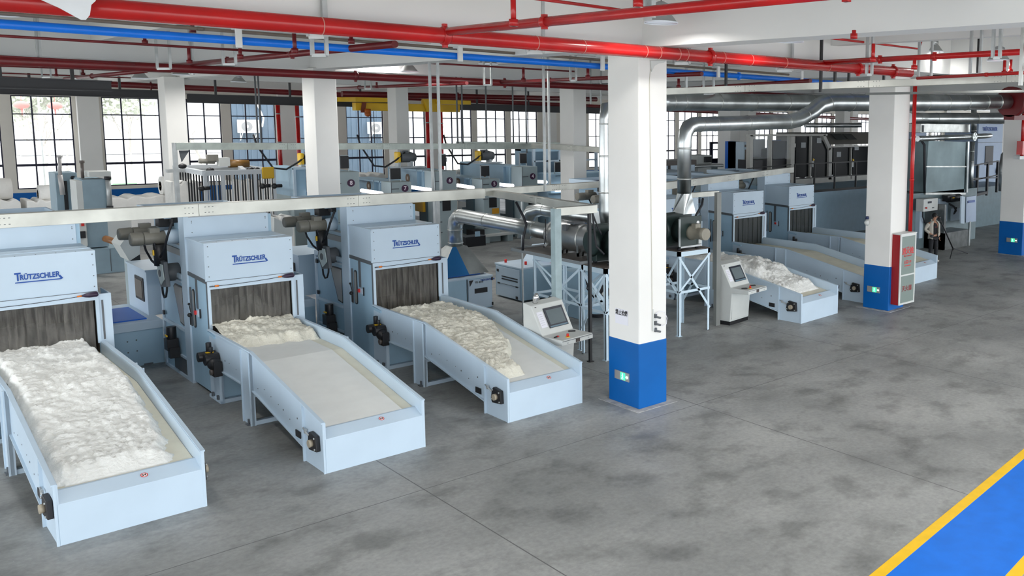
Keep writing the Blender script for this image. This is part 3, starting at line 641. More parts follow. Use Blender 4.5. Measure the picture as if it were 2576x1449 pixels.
    text('T', .175, LOGO, 'logo_lettering', h, (.42, 4.975, 2.43), bold=.03, align='LEFT', fit=.078)
    text('RÜTZSCHLE', .115, LOGO, 'logo_lettering', h, (.485, 4.975, 2.42), bold=.03, align='LEFT', fit=.43)
    text('R', .125, LOGO, 'logo_lettering', h, (.922, 4.975, 2.423), bold=.018, align='LEFT', fit=.055)
    MB().prism([(.42, 4.972, 2.335), (.98, 4.972, 2.335), (1.01, 4.972, 2.352), (.425, 4.972, 2.352)], (0, .004, 0)).prism([(.955, 4.972, 2.39), (.975, 4.972, 2.41), (1.01, 4.972, 2.352), (.98, 4.972, 2.35)], (0, .004, 0)).build('logo_underline', LOGO, h)
    # opening frame
    fr = MB().box((0, 4.965, 1.93), (MW, 5.0, 2.075)).box((0, 4.965, 1.20), (.045, 5.0, 1.93)).box((MW-.045, 4.965, 1.2), (MW, 5.0, 1.93)).build('opening_frame', PAINT, t)
    MB().box((.0, 4.962, 2.074), (MW, 4.968, 2.082)).build('seam', DARK, fr)
    sd = MB().box((MW, 5.0, .9), (MW+.02, 5.62, 2.04)).box((MW, 4.985, 1.0), (MW+.17, 5.02, 2.02)).box((MW+.15, 5.02, .95), (MW+.17, 5.6, 2.02)).build('side_cover', PAINT, t)
    MB().box((MW+.035, 4.978, 1.25), (MW+.06, 4.986, 1.92)).build('slot', DARK, sd)
    # interior
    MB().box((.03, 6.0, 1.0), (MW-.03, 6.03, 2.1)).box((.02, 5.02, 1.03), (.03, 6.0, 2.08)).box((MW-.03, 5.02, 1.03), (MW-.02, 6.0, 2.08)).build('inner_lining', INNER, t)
    MB().box((.04, 5.35, 1.02), (MW-.04, 5.98, 1.16)).build('inner_sill', BROWNI, t)
    # curtain strips
    x = .05; rr = random.Random(3); i = 0
    while x < MW-.09:
        w = rr.uniform(.10, .15); w = min(w, MW-.05-x); y = 5.015+.012*(i % 2)
        MB().add([(x, y, 1.93), (x+w+.015, y, 1.93), (x+w+.015, y+rr.uniform(-.004, .01), 1.06), (x, y+rr.uniform(-.004, .01), 1.06),
                  (x, y+.004, 1.93), (x+w+.015, y+.004, 1.93), (x+w+.015, y+.01, 1.06), (x, y+.01, 1.06)], [(0, 3, 2, 1), (4, 5, 6, 7), (0, 1, 5, 4), (2, 3, 7, 6), (1, 2, 6, 5), (0, 4, 7, 3)]).build('curtain_strip', CURT, t)
        x += w; i += 1
    # pull cord with grip
    MB().ring(arc((.07, 4.94, 1.99), (1.28, 4.94, 2.03), .015), .005, 6).build('pull_cord', RUB, t)
    MB().ring([(1.22, 4.93, 2.028), (1.26, 4.93, 2.03), (1.31, 4.93, 2.032), (1.41, 4.93, 2.036), (1.43, 4.93, 2.036)], [.012, .03, .042, .045, .03], 12).build('cord_grip', mat('dark_plum_grip', (.03, .015, .04), .4), t)
    MB().cyl((1.16, 4.94, 2.026), (1.22, 4.94, 2.028), .014, n=8).cyl((.11, 4.94, 1.99), (.17, 4.94, 1.992), .018, n=8).build('orange_ferrule', ORA, t); MB().cyl((.03, 4.96, 1.985), (.08, 4.94, 1.99), .012, n=8).build('cord_anchor', DARK, t)
    # side panel below hood, left side
    sp = MB().box((0, 5.0, .05), (.02, 6.06, 2.1)).box((MW-.02, 5.0, .05), (MW, 6.06, 2.1)).build('side_panel', PAINTD, t)
    MB().prism([(-.012, 4.99, 2.10), (-.012, 6.08, 2.13), (-.012, 6.08, 2.06), (-.012, 4.99, 2.03)], (.03, 0, 0)).box((-.012, 5.55, 1.50), (.01, 5.64, 2.06)).box((-.008, 4.985, 1.2), (.01, 5.03, 2.08)).build('dark_trim', DARK, sp)
    def rrect(xf, yc, zc, w, h, r, th, n=6):
        P = []
        for cx, cz, a0 in ((w/2-r, h/2-r, 0), (-(w/2-r), h/2-r, 90), (-(w/2-r), -(h/2-r), 180), (w/2-r, -(h/2-r), 270)):
            for i in range(n+1): a = math.radians(a0+90*i/n); P.append((xf, yc+cx+r*math.cos(a), zc+cz+r*math.sin(a)))
        return MB().prism(P, (-th, 0, 0))
    rrect(.001, 5.80, 1.47, .13, .72, .06, .015).build('window_seal', BLACK, sp); rrect(-.0145, 5.80, 1.47, .085, .67, .04, .003).build('inspection_glass', mat('cloudy_glass', (.30, .29, .27), .3), sp)
    MB().box((-.03, 5.93, 1.12), (-.005, 5.955, 1.85)).build('lever_rod', DARK, sp); MB().ball((-.05, 5.94, 1.33), .04).box((-.06, 5.9, 1.15), (-.04, 5.915, 1.33)).cyl((-.03, 5.94, 1.38), (-.03, 6.02, 1.50), .008, n=6).ball((-.03, 6.03, 1.52), .022).build('lever_knob', BLACK, sp)
    MB().box((-.05, 5.42, 1.38), (0, 5.50, 1.50)).build('switch_box', PAINT, sp); MB().box((-.08, 5.50, 1.41), (-.01, 5.56, 1.48)).build('red_switch', REDS, sp)
    MB().box((-.03, 5.40, 1.35), (-.01, 5.42, 1.52)).build('switch_plate', BLACK, sp)
    # black gear motor under the flat belt on the left
    gm = MB().box((-.20, 4.42, .74), (-.03, 4.72, .90)).ring([(-.30, 4.64, .83), (-.03, 4.64, .83)], .085, 14).ring([(-.02, 4.5, .80), (-.24, 4.5, .80)], .10, 14).cyl((-.12, 4.66, .90), (-.12, 4.66, 1.06), .045, n=10).cyl((-.12, 4.55, .90), (-.12, 4.55, 1.0), .035, n=10).box((-.16, 4.28, .52), (-.03, 4.48, .78)).ball((-.12, 4.40, .73), .11)
    gm.build('gear_motor', BLACK, t, bevel=.006); MB().box((-.2, 4.52, .905), (-.08, 4.58, .915)).build('yellow_tag', YEL, t); MB().ring([(-.16, 4.36, .60), (-.20, 4.36, .60)], .05, 12).build('motor_shaft', PLATE, t)
    MB().bar((-.03, 4.4, .66), (-.03, 4.9, .66), .04).bar((-.02, 4.62, 1.14), (-.02, 4.98, 1.17), .05).build('motor_bracket', PAINTD, t)
    # upper box and columns
    MB().box((.05, 6.06, 2.76), (MW-.04, 6.08, 3.12)).box((.05, 6.08, 3.10), (MW-.04, 7.0, 3.12)).box((MW-.06, 6.08, 1.0), (MW-.04, 7.0, 3.1)).build('upper_box', PAINT, t)
    q = MB()
    for x in (.10, MW-.09):
        for z in (2.84, 3.02, 3.05): q.cyl((x, 6.06, z), (x, 6.054, z), .009, n=6)
    q.build('bolt_heads', DARK, t, kind='stuff')
    MB().box((-.03, 6.06, 0), (.05, 6.16, 3.14)).box((-.03, 6.16, 0), (.01, 6.40, 3.14)).build('column', PAINT, t); MB().box((MW-.04, 6.08, 0), (MW+.02, 6.2, 3.10)).build('column', PAINTD, t)
    # rear unit
    ru = MB().box((0, 6.4, .0), (.03, 7.85, .42)).box((0, 6.4, .42), (.03, 7.85, 2.0)).box((.03, 6.4, 1.98), (MW, 7.85, 2.0)).box((MW-.03, 6.4, 0), (MW, 7.85, 3.1)).box((.10, 6.4, 2.0), (.13, 8.6, 3.05)).box((.13, 8.55, 2.0), (MW, 8.6, 3.05)).box((.03, 7.82, 0), (MW, 7.85, 2.0)).build('rear_unit', PAINTD, t)
    MB().box((-.03, 6.42, 1.93), (0, 7.88, 2.02)).box((-.03, 6.42, 1.86), (-.005, 7.88, 1.89)).box((-.03, 6.42, .92), (0, 7.88, .98)).box((-.03, 7.80, .0), (0, 7.88, 1.95)).box((-.03, 6.42, 0), (0, 7.88, .05)).box((-.03, 6.42, .38), (-.0, 7.85, .42)).build('rear_flange', PAINT, ru)
    MB().box((-.008, 6.5, .06), (.005, 7.3, .36)).build('foot_opening', DARK, ru)
    MB().prism([(-.012, 6.5, 1.78), (-.012, 6.95, 1.78), (-.012, 7.05, 1.72), (-.012, 6.72, 1.05), (-.012, 6.5, 1.02)], (.01, 0, 0)).build('window_seal', BLACK, ru); MB().prism([(-.016, 6.5, 1.75), (-.016, 6.94, 1.75), (-.016, 7.01, 1.70), (-.016, 6.70, 1.08), (-.016, 6.5, 1.05)], (.006, 0, 0)).build('inspection_glass', mat('cloudy_glass', (.30, .29, .27), .3), ru)
    for z in (1.75, 1.05): MB().box((-.05, 7.70, z), (-.02, 7.78, z+.08)).build('latch', BLACK, ru)
    MB().box((.07, 6.42, 2.32), (.10, 7.9, 2.44)).box((.07, 6.42, 2.52), (.10, 7.9, 2.56)).build('guide_rail', mat('grey_rail', (.22, .24, .25), .4), ru)
    MB().box((.085, 6.45, 2.75), (.10, 6.8, 3.0)).box((.06, 6.5, 2.7), (.1, 6.75, 2.74)).build('bracket_plate', GREYP, ru)
    # black gear motor low at the rear side
    MB().cyl((-.12, 6.95, .68), (-.12, 6.95, .95), .085, n=14).box((-.22, 6.85, .50), (-.03, 7.08, .72)).box((-.2, 6.78, .36), (-.03, 6.92, .56)).cyl((-.12, 6.95, .60), (-.12, 6.95, .68), .10, n=14).build('lower_gear_motor', BLACK, ru, bevel=.005)
    MB().box((-.22, 6.88, .77), (-.20, 7.0, .80)).build('yellow_tag', YEL, ru)
    # olive motors at the upper side
    def motor(c, L, r, d=(-1, 0, 0), nm='drive_motor'):
        c = Vector(c); d = Vector(d).normalized(); m = MB().ring([c, c+d*L*.62], r, 16).ring([c+d*L*.62, c+d*L*.66, c+d*L*.96, c+d*L], [r*.92, r*1.04, r*1.0, r*.85], 16)
        m.box(c+d*L*.15+Vector((0, -.07, r*.8)), c+d*L*.45+Vector((0, .07, r*.8+.09))); o = m.build(nm, MOTOR, t, bevel=.004)
        return o
    motor((-.10, 7.62, 2.72), .62, .115); motor((-.12, 6.98, 2.68), .55, .125)
    MB().ring([(.10, 6.98, 2.68), (-.12, 6.98, 2.68)], [.15, .13], 16).ring([(.1, 7.62, 2.72), (-.1, 7.62, 2.72)], [.13, .12], 14).build('gear_housing', PAINT, t)
    MB().box((-.15, 7.2, 2.85), (.1, 7.45, 3.02)).box((-.05, 7.1, 2.6), (.1, 7.5, 2.75)).box((0, 6.9, 2.95), (.1, 7.1, 3.08)).build('black_gearbox', BLACK, t, bevel=.01)
    MB().cyl((-.22, 6.92, 2.16), (-.22, 6.92, 2.56), .11, n=16).build('black_motor', BLACK, t); MB().box((-.345, 6.88, 2.36), (-.325, 6.94, 2.46)).build('yellow_tag', YEL, t)
    fm = MB().ring([(.05, 6.86, 2.02), (-.18, 6.86, 2.02)], [.17, .17], 18).prism([(-.18, 6.52, 1.80), (-.18, 6.92, 1.74), (-.18, 7.12, 2.0), (-.18, 7.0, 2.26), (-.18, 6.62, 2.26)], (-.07, 0, 0)).build('fan_motor', DARK, t, bevel=.012)
    MB().prism([(-.25, 6.60, 1.93), (-.25, 6.84, 1.79), (-.25, 7.05, 2.0), (-.25, 6.95, 2.20), (-.25, 6.68, 2.20)], (-.015, 0, 0)).build('fan_cover', mat('pale_fan_cover', (.62, .70, .68), .4), fm, bevel=.006); MB().ring([(-.265, 6.85, 2.02), (-.275, 6.85, 2.02)], .07, 16).build('fan_grille', DARK, fm)
    MB().ring([(-.2, 6.66, 1.86), (-.22, 6.64, 1.70), (-.22, 6.72, 1.58), (-.22, 6.83, 1.55), (-.22, 6.92, 1.62), (-.22, 6.95, 1.78), (-.2, 6.93, 1.86)], .018, 8).build('cable_loop', RUB, t)
    MB().ring([(-.1, 6.5, 3.0), (-.16, 6.6, 2.75), (-.2, 6.7, 2.5), (-.25, 6.85, 2.3)], .022, 8).ring([(-.35, 7.55, 2.62), (-.34, 7.4, 2.4), (-.3, 7.2, 2.22), (-.22, 7.0, 2.1)], .02, 8).ring([(-.3, 6.98, 2.8), (-.32, 6.92, 2.65), (-.3, 6.86, 2.5), (-.26, 6.9, 2.4)], .018, 8).build('motor_cables', RUB, t, kind='stuff')
    # top hopper tray with dark slot at the rear
    tp = MB().box((-.15, 6.9, 3.05), (MW+.0, 6.94, 3.17)).box((-.15, 8.7, 3.05), (MW+.0, 8.74, 3.17)).box((-.15, 6.94, 3.05), (-.11, 8.7, 3.17)).box((MW-.04, 6.94, 3.05), (MW, 8.7, 3.17)).box((-.11, 6.94, 3.03), (MW-.04, 8.7, 3.08)).build('top_tray', PAINT, t)
    MB().box((.0, 8.35, 3.08), (MW-.2, 8.5, 3.10)).build('dark_slot', mat('navy_slot', (.01, .02, .06), .6), tp)
    return t
OP = opener()
OP.location = (7.70, 12.66, 0); OP['label'] = 'third pale blue opener from the left, ending just left of the nearest pillar'
openers = [OP]
openers.append(dup(OP, (4.745, 12.62, 0), 0, 'second pale blue opener from the left, with a small fibre heap and wide empty belt'))
m1 = dup(OP, (1.745, 12.64, 0), 0, 'leftmost pale blue opener, its belt covered with a thick white fibre layer'); m1.scale = (1.03, 1.055, 1); openers.append(m1)
m4 = dup(OP, (16.72, 13.88, 0), math.radians(4), 'pale blue opener right of the nearest pillar, behind the grey console', skip=()); m4.scale = (1.10, 1.0, 1.0); openers.append(m4)
openers.append(dup(OP, (19.905, 14.28, 0), math.radians(1.8), 'pale blue opener whose conveyor ends behind the second blue-based pillar'))
openers.append(dup(OP, (23.38, 14.88, 0), math.radians(3.1), 'farthest pale blue opener, its conveyor end showing right of the second pillar'))
for o in openers[3:]:
    for c in o.children:
        if c.name.startswith('curtain_strip'): c.material_slots[0].link = 'OBJECT'; c.material_slots[0].material = CURTD
# fibre lying on the belts
def belt_z(y): return .585+(min(y, 2.82)-.26)*(1.02-.575)/2.56 if y > .26 else .585
def heap(loc, rz, fn, m, lab, y0, y1, seed, nx=60, ny=150, sx=1, sy=1):
    rnd = Vector((seed*7.3, seed*3.1, 0)); b = MB(); vs = []; fs = []
    for j in range(ny+1):
        y = y0+(y1-y0)*j/ny
        for i in range(nx+1):
            x = .03+(MW-.06)*i/nx
            p = Vector((x, y, 0)); h = fn(x, y)
            if h > 0:
                big = noise.noise(p*3.2+rnd)*.5+.5; mid = abs(noise.noise(p*8+rnd)); sm_ = noise.noise(p*24+rnd)
                h = h*(.6+.55*big)+.055*mid*min(1, h*12)+.022*abs(noise.noise(p*19+rnd))*2*min(1, h*12)+.004*sm_
            vs.append((x, y, belt_z(y)+max(h, -.02)+(-.02 if h <= 0 else 0)))
    for j in range(ny):
        for i in range(nx):
            a = j*(nx+1)+i; fs.append((a, a+1, a+nx+2, a+nx+1))
    n = len(vs); b.add(vs, fs, True)
    o = b.build('fibre_heap', m); o.location = loc; o.rotation_euler = (0, 0, rz); o.scale = (sx, sy, 1); tag(o, lab, 'fibre', kind='stuff'); return o
def sm(a, b, x): t = max(0, min(1, (x-a)/(b-a))); return t*t*(3-2*t)
def nz(x, y, s, q): return noise.noise(Vector((x*q+s, y*q-s, s)))
def f1(x, y):
    e = .13+.09*sm(1.6, .4, y)+.07*nz(0, y, 1, 4)+.05*nz(0, y, 2, 14); edge = sm(1.44-e+.02, 1.44-e-.12, x)*sm(.28, .6, y)*(.25+.75*sm(-.02, .14, x))
    return (.10+.14*sm(1, 3.2, y)+.22*sm(4.95, 5.25, y))*edge if edge > .03 else -1
def f2(x, y):
    e = 4.0+.12*nz(x, 0, 4, 6)-.25*x/1.44+.18*sm(.0, .5, x)*0
    k = sm(e-.05, e+.22, y)*sm(1.44, 1.36, x); return .16*k+.10*sm(4.3, 4.9, y)*k+.34*sm(4.95, 5.3, y)*k*sm(1.3, .9, x) if k > .03 else -1
def f3(x, y):
    e = 1.25-.30*sm(2.6, 1.2, y)-.35*sm(1.6, .7, y)+.09*nz(0, y, 6, 5)+.05*nz(0, y, 3, 13)
    k = sm(e, e-.10, x)*sm(.35, .6, y)*sm(4.7, 4.35, y)*(.35+.65*sm(-.02, .12, x)); return .15*k+.05*k*sm(2.2, 3.2, y) if k > .03 else -1
def f4(x, y):
    k = sm(.02, .15, x)*sm(1.40, 1.2, x)*sm(.45, .8, y)*(1-.0*y); return (.17+.20*sm(1.0, 1.8, y)*sm(3.2, 2.2, y)+.05*nz(x, y, 3, 3))*k if k > .03 else -1
heap((1.755, 12.64, 0), 0, f1, FIBRE, 'thick white fibre layer filling the leftmost conveyor', .24, 5.9, 1, sx=1.03, sy=1.055)
heap((4.745, 12.62, 0), 0, f2, CREAMF, 'small cream fibre heap at the mouth of the second opener', 3.5, 5.9, 2, 60, 90)
heap((7.70, 12.66, 0), 0, f3, CREAMF, 'cream fibre layer along the third conveyor', .3, 4.9, 3)
heap((16.72, 13.88, 0), math.radians(4), f4, FIBRE, 'fluffy white fibre mound on the conveyor behind the grey console', .3, 4.9, 4, sx=1.1)
# white web sheets on the belts
def web(loc, rz, x0, x1, y0, y1, lab, m=BELT):
    b = MB(); P = [(y0, belt_z(y0)+.004), (2.82, belt_z(2.82)+.004), (y1, belt_z(y1)+.004)] if y1 > 2.82 else [(y0, belt_z(y0)+.004), (y1, belt_z(y1)+.004)]
    for (a, za), (c, zc) in zip(P, P[1:]): b.add([(x0, a, za), (x1, a, za), (x1, c, zc), (x0, c, zc), (x0, a, za-.01), (x1, a, za-.01), (x1, c, zc-.01), (x0, c, zc-.01)], [(0, 1, 2, 3), (0, 4, 5, 1), (1, 5, 6, 2), (3, 7, 4, 0)])
    o = b.build('fibre_web', m); o.location = loc; o.rotation_euler = (0, 0, rz); tag(o, lab, 'fibre sheet'); return o
web((4.745, 12.62, 0), 0, .03, 1.24, .22, 4.6, 'smooth white web lying on the second conveyor'); web((7.70, 12.66, 0), 0, .03, 1.28, .22, 4.6, 'pale web lying under the cream fibre of the third conveyor')
web((19.905, 14.28, 0), math.radians(1.8), .1, 1.30, .22, 3.6, 'flat cream web on the conveyor behind the second pillar', BELTC)
# ================================================================ CABLE TRUNKING
def trunk(pts, w, h, lab, m=TRAY, group=None):
    P = [Vector(p) for p in pts]; t = thing('cable_trunking', lab, 'cable tray', P[0], group=group)
    for i in range(len(P)-1):
        a, b = P[i], P[i+1]; d = (b-a).normalized(); L = (b-a).length; n = max(1, round(L/3.0))
        for k in range(n):
            q0, q1 = a+d*L*k/n, a+d*L*(k+1)/n
            MB().bar(q0, q1-d*.004, w, h).build('trunking_length', m, t, bevel=.004)
            if k: 
                c = MB(); sd = d.cross(Vector((0, 0, 1))).normalized()*(w/2+.002); sd = sd if (sd.dot(fwd) < 0) else -sd
                for u in (-.22, -.16, -.10, .10, .16, .22):
                    for z in (-.05, .05): e = q0+d*u+sd+Vector((0, 0, z)); c.box(e-Vector((.012, .004, .005)), e+Vector((.012, .004, .005)))
                c.build('bolt_rows', DARK, t, kind='stuff')
    return t
a, b = at(0, 556, Z=3.28), at(1215, 486, Z=3.28); d = (b-a).normalized()
trunk([a-d*3, b], .20, .22, 'pale aluminium cable trunking crossing above the front openers')
a2, b2 = at(1215, 484, Z=3.24), at(1560, 460, Z=3.24)
trunk([a2, b2], .18, .16, 'aluminium trunking continuing right towards the nearest pillar')
a, b = at(1225, 486, Z=3.20), at(1495, 525, Z=3.20)
trunk([a+Vector((.12, 0, 0)), b], .16, .16, 'aluminium trunking branching forward above the steel ducts')
p1 = at(1394, 745, Z=.0); e1 = at(1394, 532, X=b.x-.0); 
tp_ = Vector((b.x-.95, b.y+.02, b.z)); trunk([b+Vector((.02, .0, 0)), tp_], .14, .16, 'short trunking arm carried by the square grey post')
def post(px, Y, ztop, w, lab, m=FRAMEW):
    x = at(px, 600, Y=Y).x; t = thing('support_post', lab, 'post', (x, Y, 0)); MB().box((x-w/2, Y-w/2, .01), (x+w/2, Y+w/2, ztop)).build('post_shaft', m, t, bevel=.004); MB().box((x-w*.9, Y-w*.9, 0), (x+w*.9, Y+w*.9, .015)).build('base_plate', m, t); return x
post(1399, tp_.y, 3.26, .15, 'square grey post standing before the steel canister', mat('grey_green_post', (.34, .44, .46), .45, var=.15))
post(1102, 20.6, 3.2, .10, 'pale square post at the right of the third opener', CHAN)
post(1483, tp_.y+.0, 3.1, .06, 'thin dark post just left of the black blower', BLACK)
post(1313, 18.6, 3.15, .035, 'thin grey rod running down to the floor left of the steel canister', CHAN)
a, b = at(1745, 458, Z=3.2), at(1990, 427, Z=3.2); d = (b-a).normalized()
trunk([a-d*3.0, b+d*.05], .2, .2, 'grey trunking above the farther openers')
a, b = at(1668, 487, Z=2.93), at(1806, 486, Z=2.93)
trunk([Vector((a.x, b.y, 2.93)), b], .12, .14, 'short trunking joining the dark post beside the console')
pq = at(1803, 818, Z=0); t = thing('support_post', 'dark grey channel post touching the console right of the nearest pillar', 'post', pq); MB().box((pq.x-.07, pq.y-.05, 0), (pq.x+.07, pq.y+.05, zat(pq.x, pq.y, 484))).build('post_shaft', mat('dark_zinc', (.20, .21, .20), .5), t); MB().box((pq.x-.09, pq.y-.07, .9), (pq.x-.07, pq.y+.07, 2.1)).build('post_flange', mat('dark_zinc', (.20, .21, .20), .5), t)
a, b = at(1720, 229, D=19.5), at(2560, 198, D=17); d = (b-a).normalized()
trunk([a-d*1.2, b+d*2.5], .22, .14, 'large pale trunking just under the ceiling at the upper right')
trunk([at(2180, 236, D=21), at(2620, 229, D=19)], .14, .05, 'narrow trunking just above the long silver duct', mat('dark_zinc', (.20, .21, .20), .5))
a, b = at(440, 368, Z=4.1), at(850, 368, Z=4.1); trunk([at(440, 368, Y=29), at(1345, 368, Y=29)], .25, .20, 'green-grey trunking across the back hall in front of the windows', mat('green_grey_zinc', (.36, .40, .37), .4, metal=.4, var=.15))  # zinc in a plain green-grey colour
trunk([at(1342, 366, Y=28.5), at(1560, 380, Y=23)], .22, .18, 'pale trunking leading to the pillar left of the nearest one'); trunk([at(1150, 360, Y=33), at(1420, 362, Y=33)], .2, .12, 'darker trunking behind the pale one, centre', mat('green_grey_zinc', (.36, .40, .37), .4))
q = at(440, 370, Y=29); t = thing('trunking_bracket', 'dark triangular bracket under the left end of the back trunking', 'bracket', q); MB().prism([(q.x+.1, 29, q.z-.1), (q.x+.35, 29, q.z-.1), (q.x+.15, 29, q.z-.42)], (0, .06, 0)).build('gusset', DARK, t); MB().box((q.x-.05, 28.9, 0), (q.x+.03, 29.1, q.z+.12)).build('end_post', CHAN, t)
# ================================================================ TRANSFER CABINETS BETWEEN THE OPENERS
tc = thing('transfer_cabinet', 'pale blue transfer cabinet with a blue lid between the leftmost two openers', 'machine', (3.1, 20.72, 0), world=False, group='low transfer cabinets between the openers')
MB().box((0, 0, 0), (1.66, 2.2, .86)).build('cabinet_body', PAINTD, tc); MB().box((-.0, -.015, .72), (1.66, .0, .87)).box((0, 0, .86), (1.66, 2.2, .875)).build('cabinet_top', PAINT, tc)
MB().box((.1, .25, .875), (1.45, 1.7, .90)).build('blue_lid', BLUEL, tc); MB().box((.15, .9, .90), (1.0, 1.5, .93)).build('white_cover', PAINT, tc, bevel=.01); MB().box((.3, 1.05, .93), (.95, 1.12, .935)).build('lid_slot', BLUEL, tc)
MB().box((1.56, .58, .87), (3.0, 2.1, 1.80)).build('upper_cabinet', PAINT, tc, bevel=.008); MB().box((1.54, .80, 1.13), (1.56, 1.45, 1.62)).build('window_frame', BLACK, tc, bevel=.02); MB().box((1.53, .86, 1.19), (1.54, 1.39, 1.56)).build('window_pane', mat('brown_tinted_glass', (.16, .14, .12), .2), tc)
MB().box((1.54, .56, 1.78), (3.02, 2.12, 1.82)).build('roof_flange', PAINT, tc)
k = MB()
for x, z in ((1.05, .52), (1.2, .53), (1.05, .30), (1.2, .31)): k.cyl((x, .0, z), (x, -.006, z), .015, n=6)
k.build('bolt_heads', DARK, tc, kind='stuff'); MB().box((1.3, -.03, .0), (1.45, .0, .03)).build('floor_foot', DARK, tc)
dup(tc, (6.05, 20.72, 0), 0, 'pale blue transfer cabinet with a blue lid between the second and third openers')
# TD cabinet with the pyramid hood
t = thing('dust_cabinet', 'pale blue cabinet with a lettered door under the sheet-metal hood', 'machine', (10.3, 20.9, 0))
MB().box((10.0, 20.9, 0), (11.54, 23.0, .82)).box((11.56, 20.9, 0), (12.27, 23.0, .82)).build('cabinet_body', PAINTD, t); MB().box((10.0, 20.88, .82), (12.29, 23.0, .86)).build('cabinet_top', PAINT, t); MB().box((11.545, 20.88, 0), (11.56, 20.9, .82)).build('door_gap', DARK, t)
MB().box((11.58, 20.88, .02), (12.25, 20.9, .80)).build('door', PAINT, t, bevel=.006); MB().box((11.75, 20.865, .42), (12.12, 20.88, .55)).build('hand_window', BLACK, t, bevel=.006)
MB().prism([(11.60, 20.87, .78), (11.72, 20.87, .78), (11.62, 20.87, .62)], (0, .01, 0)).build('corner_plate', BLACK, t); text('TD 8/10', .07, DARK, 'door_lettering', t, (11.88, 20.872, .71)); text('TRÜTZSCHLER', .062, LOGO, 'door_lettering', t, (12.13, 20.872, .75), bold=.03)
MB().cyl((11.9, 21.3, .86), (11.9, 21.3, .95), .04, n=10).build('red_button', REDS, t); MB().box((12.24, 20.86, .72), (12.28, 20.90, .80)).box((12.24, 20.86, .05), (12.28, 20.9, .13)).build('latch', BLACK, t)
MB().box((10.4, 21.2, .86), (12.1, 22.6, .90)).build('blue_lid', BLUEL, t)
def duct(segs, lab, m=STEEL, n=20, joints=(), group=None, name='silver_duct', rings=True):
    """segs: (point, radius) along the run"""
    P = [Vector(p) for p, r in segs]; R = [r for p, r in segs]; t = thing(name, lab, 'duct', P[0], group=group)
    MB().ring(P, R, n).build('duct_run', m, t)
    for i, k in joints:
        q = P[i].lerp(P[i+1], k); a = (P[i+1]-P[i]).normalized(); r = R[i]+(R[i+1]-R[i])*k
        MB().ring([q-a*.02, q-a*.008, q+a*.008, q+a*.02], [r*1.0, r*1.045, r*1.045, r*1.0], n, False).build('joint_ring', GALV, t)
    return t
hx, hy = 11.72, 21.75
hd = thing('sheet_hood', 'pyramid sheet-metal hood with a blue panel below the duct elbow', 'hood', (hx, hy, .9))
zb, zt_ = .90, 1.60; B = [(10.9, 21.1), (12.25, 21.1), (12.25, 22.5), (10.9, 22.5)]; T = [(hx-.19, hy-.19), (hx+.19, hy-.19), (hx+.19, hy+.19), (hx-.19, hy+.19)]
MB().add([(*p, zb) for p in B]+[(*p, zt_) for p in T], [(1, 2, 6, 5), (2, 3, 7, 6), (3, 0, 4, 7), (4, 5, 6, 7)]).add([(B[1][0]-.02, 21.09, zb), (B[1][0]+.05, 21.09, zb), (T[1][0]+.03, T[1][1], zt_), (T[1][0]-.03, T[1][1], zt_)], [(0, 1, 2, 3)]).build('hood_sheets', STEEL, hd)
xm = B[0][0]+(B[1][0]-B[0][0])*.62
MB().add([(B[0][0], 21.1, zb), (xm, 21.1, zb), (T[0][0]+.1, T[0][1], zt_), (T[0][0], T[0][1], zt_)], [(0, 1, 2, 3)]).build('blue_panel', mat('blue_film', (.01, .13, .34), .35), hd)
MB().add([(xm, 21.1, zb), (B[1][0], 21.1, zb), (T[1][0], T[1][1], zt_), (T[0][0]+.1, T[0][1], zt_)], [(0, 1, 2, 3)]).build('front_sheet', STEEL, hd)
cz = 2.42
duct([((hx, hy, 1.58), .19), ((hx, hy, 2.08), .19), ((hx, hy-.06, 2.27), .19), ((hx, hy-.22, cz-.02), .19), ((hx, hy-.42, cz), .185), ((hx, 18.6, cz-.02), .185), ((hx, 17.25, cz-.03), .185)], 'silver duct rising from the pyramid hood and bending towards the canister', joints=((0, .2), (0, .9), (3, .5), (4, .45), (5, .5)))
can = duct([((hx, 17.3, 2.38), .19), ((hx, 17.2, 2.38), .30), ((hx, 17.05, 2.38), .33), ((hx, 15.95, 2.38), .33), ((hx, 15.25, 2.38), .22), ((hx, 15.0, 2.38), .20)], 'large brushed steel canister between the duct and the black blower', STEELD, 28, ((2, .02), (3, .02), (4, .6)), name='duct_canister')
c = MB()
for y in (15.9, 16.5): c.box((hx-.18, y-.02, 2.02), (hx-.14, y+.02, 2.2)).box((hx-.3, y-.02, 2.02), (hx+.3, y+.02, 2.10)).box((hx-.3, y-.02, 2.02), (hx-.26, y+.02, 2.36)).box((hx+.26, y-.02, 2.02), (hx+.3, y+.02, 2.36))
c.build('saddle', STEELD, can); MB().box((hx-.2, 16.15, 2.70), (hx+.1, 16.4, 2.74)).box((hx-.3, 16.3, 2.55), (hx-.2, 16.45, 2.68)).build('clamp_bar', DARK, can); MB().cyl((hx-.34, 16.95, 2.2), (hx-.44, 16.92, 2.17), .03, n=8).build('drain_tap', CHAN, can)
MB().ring([(hx-.33, 17.05, 2.75), (hx-.36, 17.0, 2.4), (hx-.38, 17.05, 2.1)], .012, 6).build('hose_run', RUB, can)
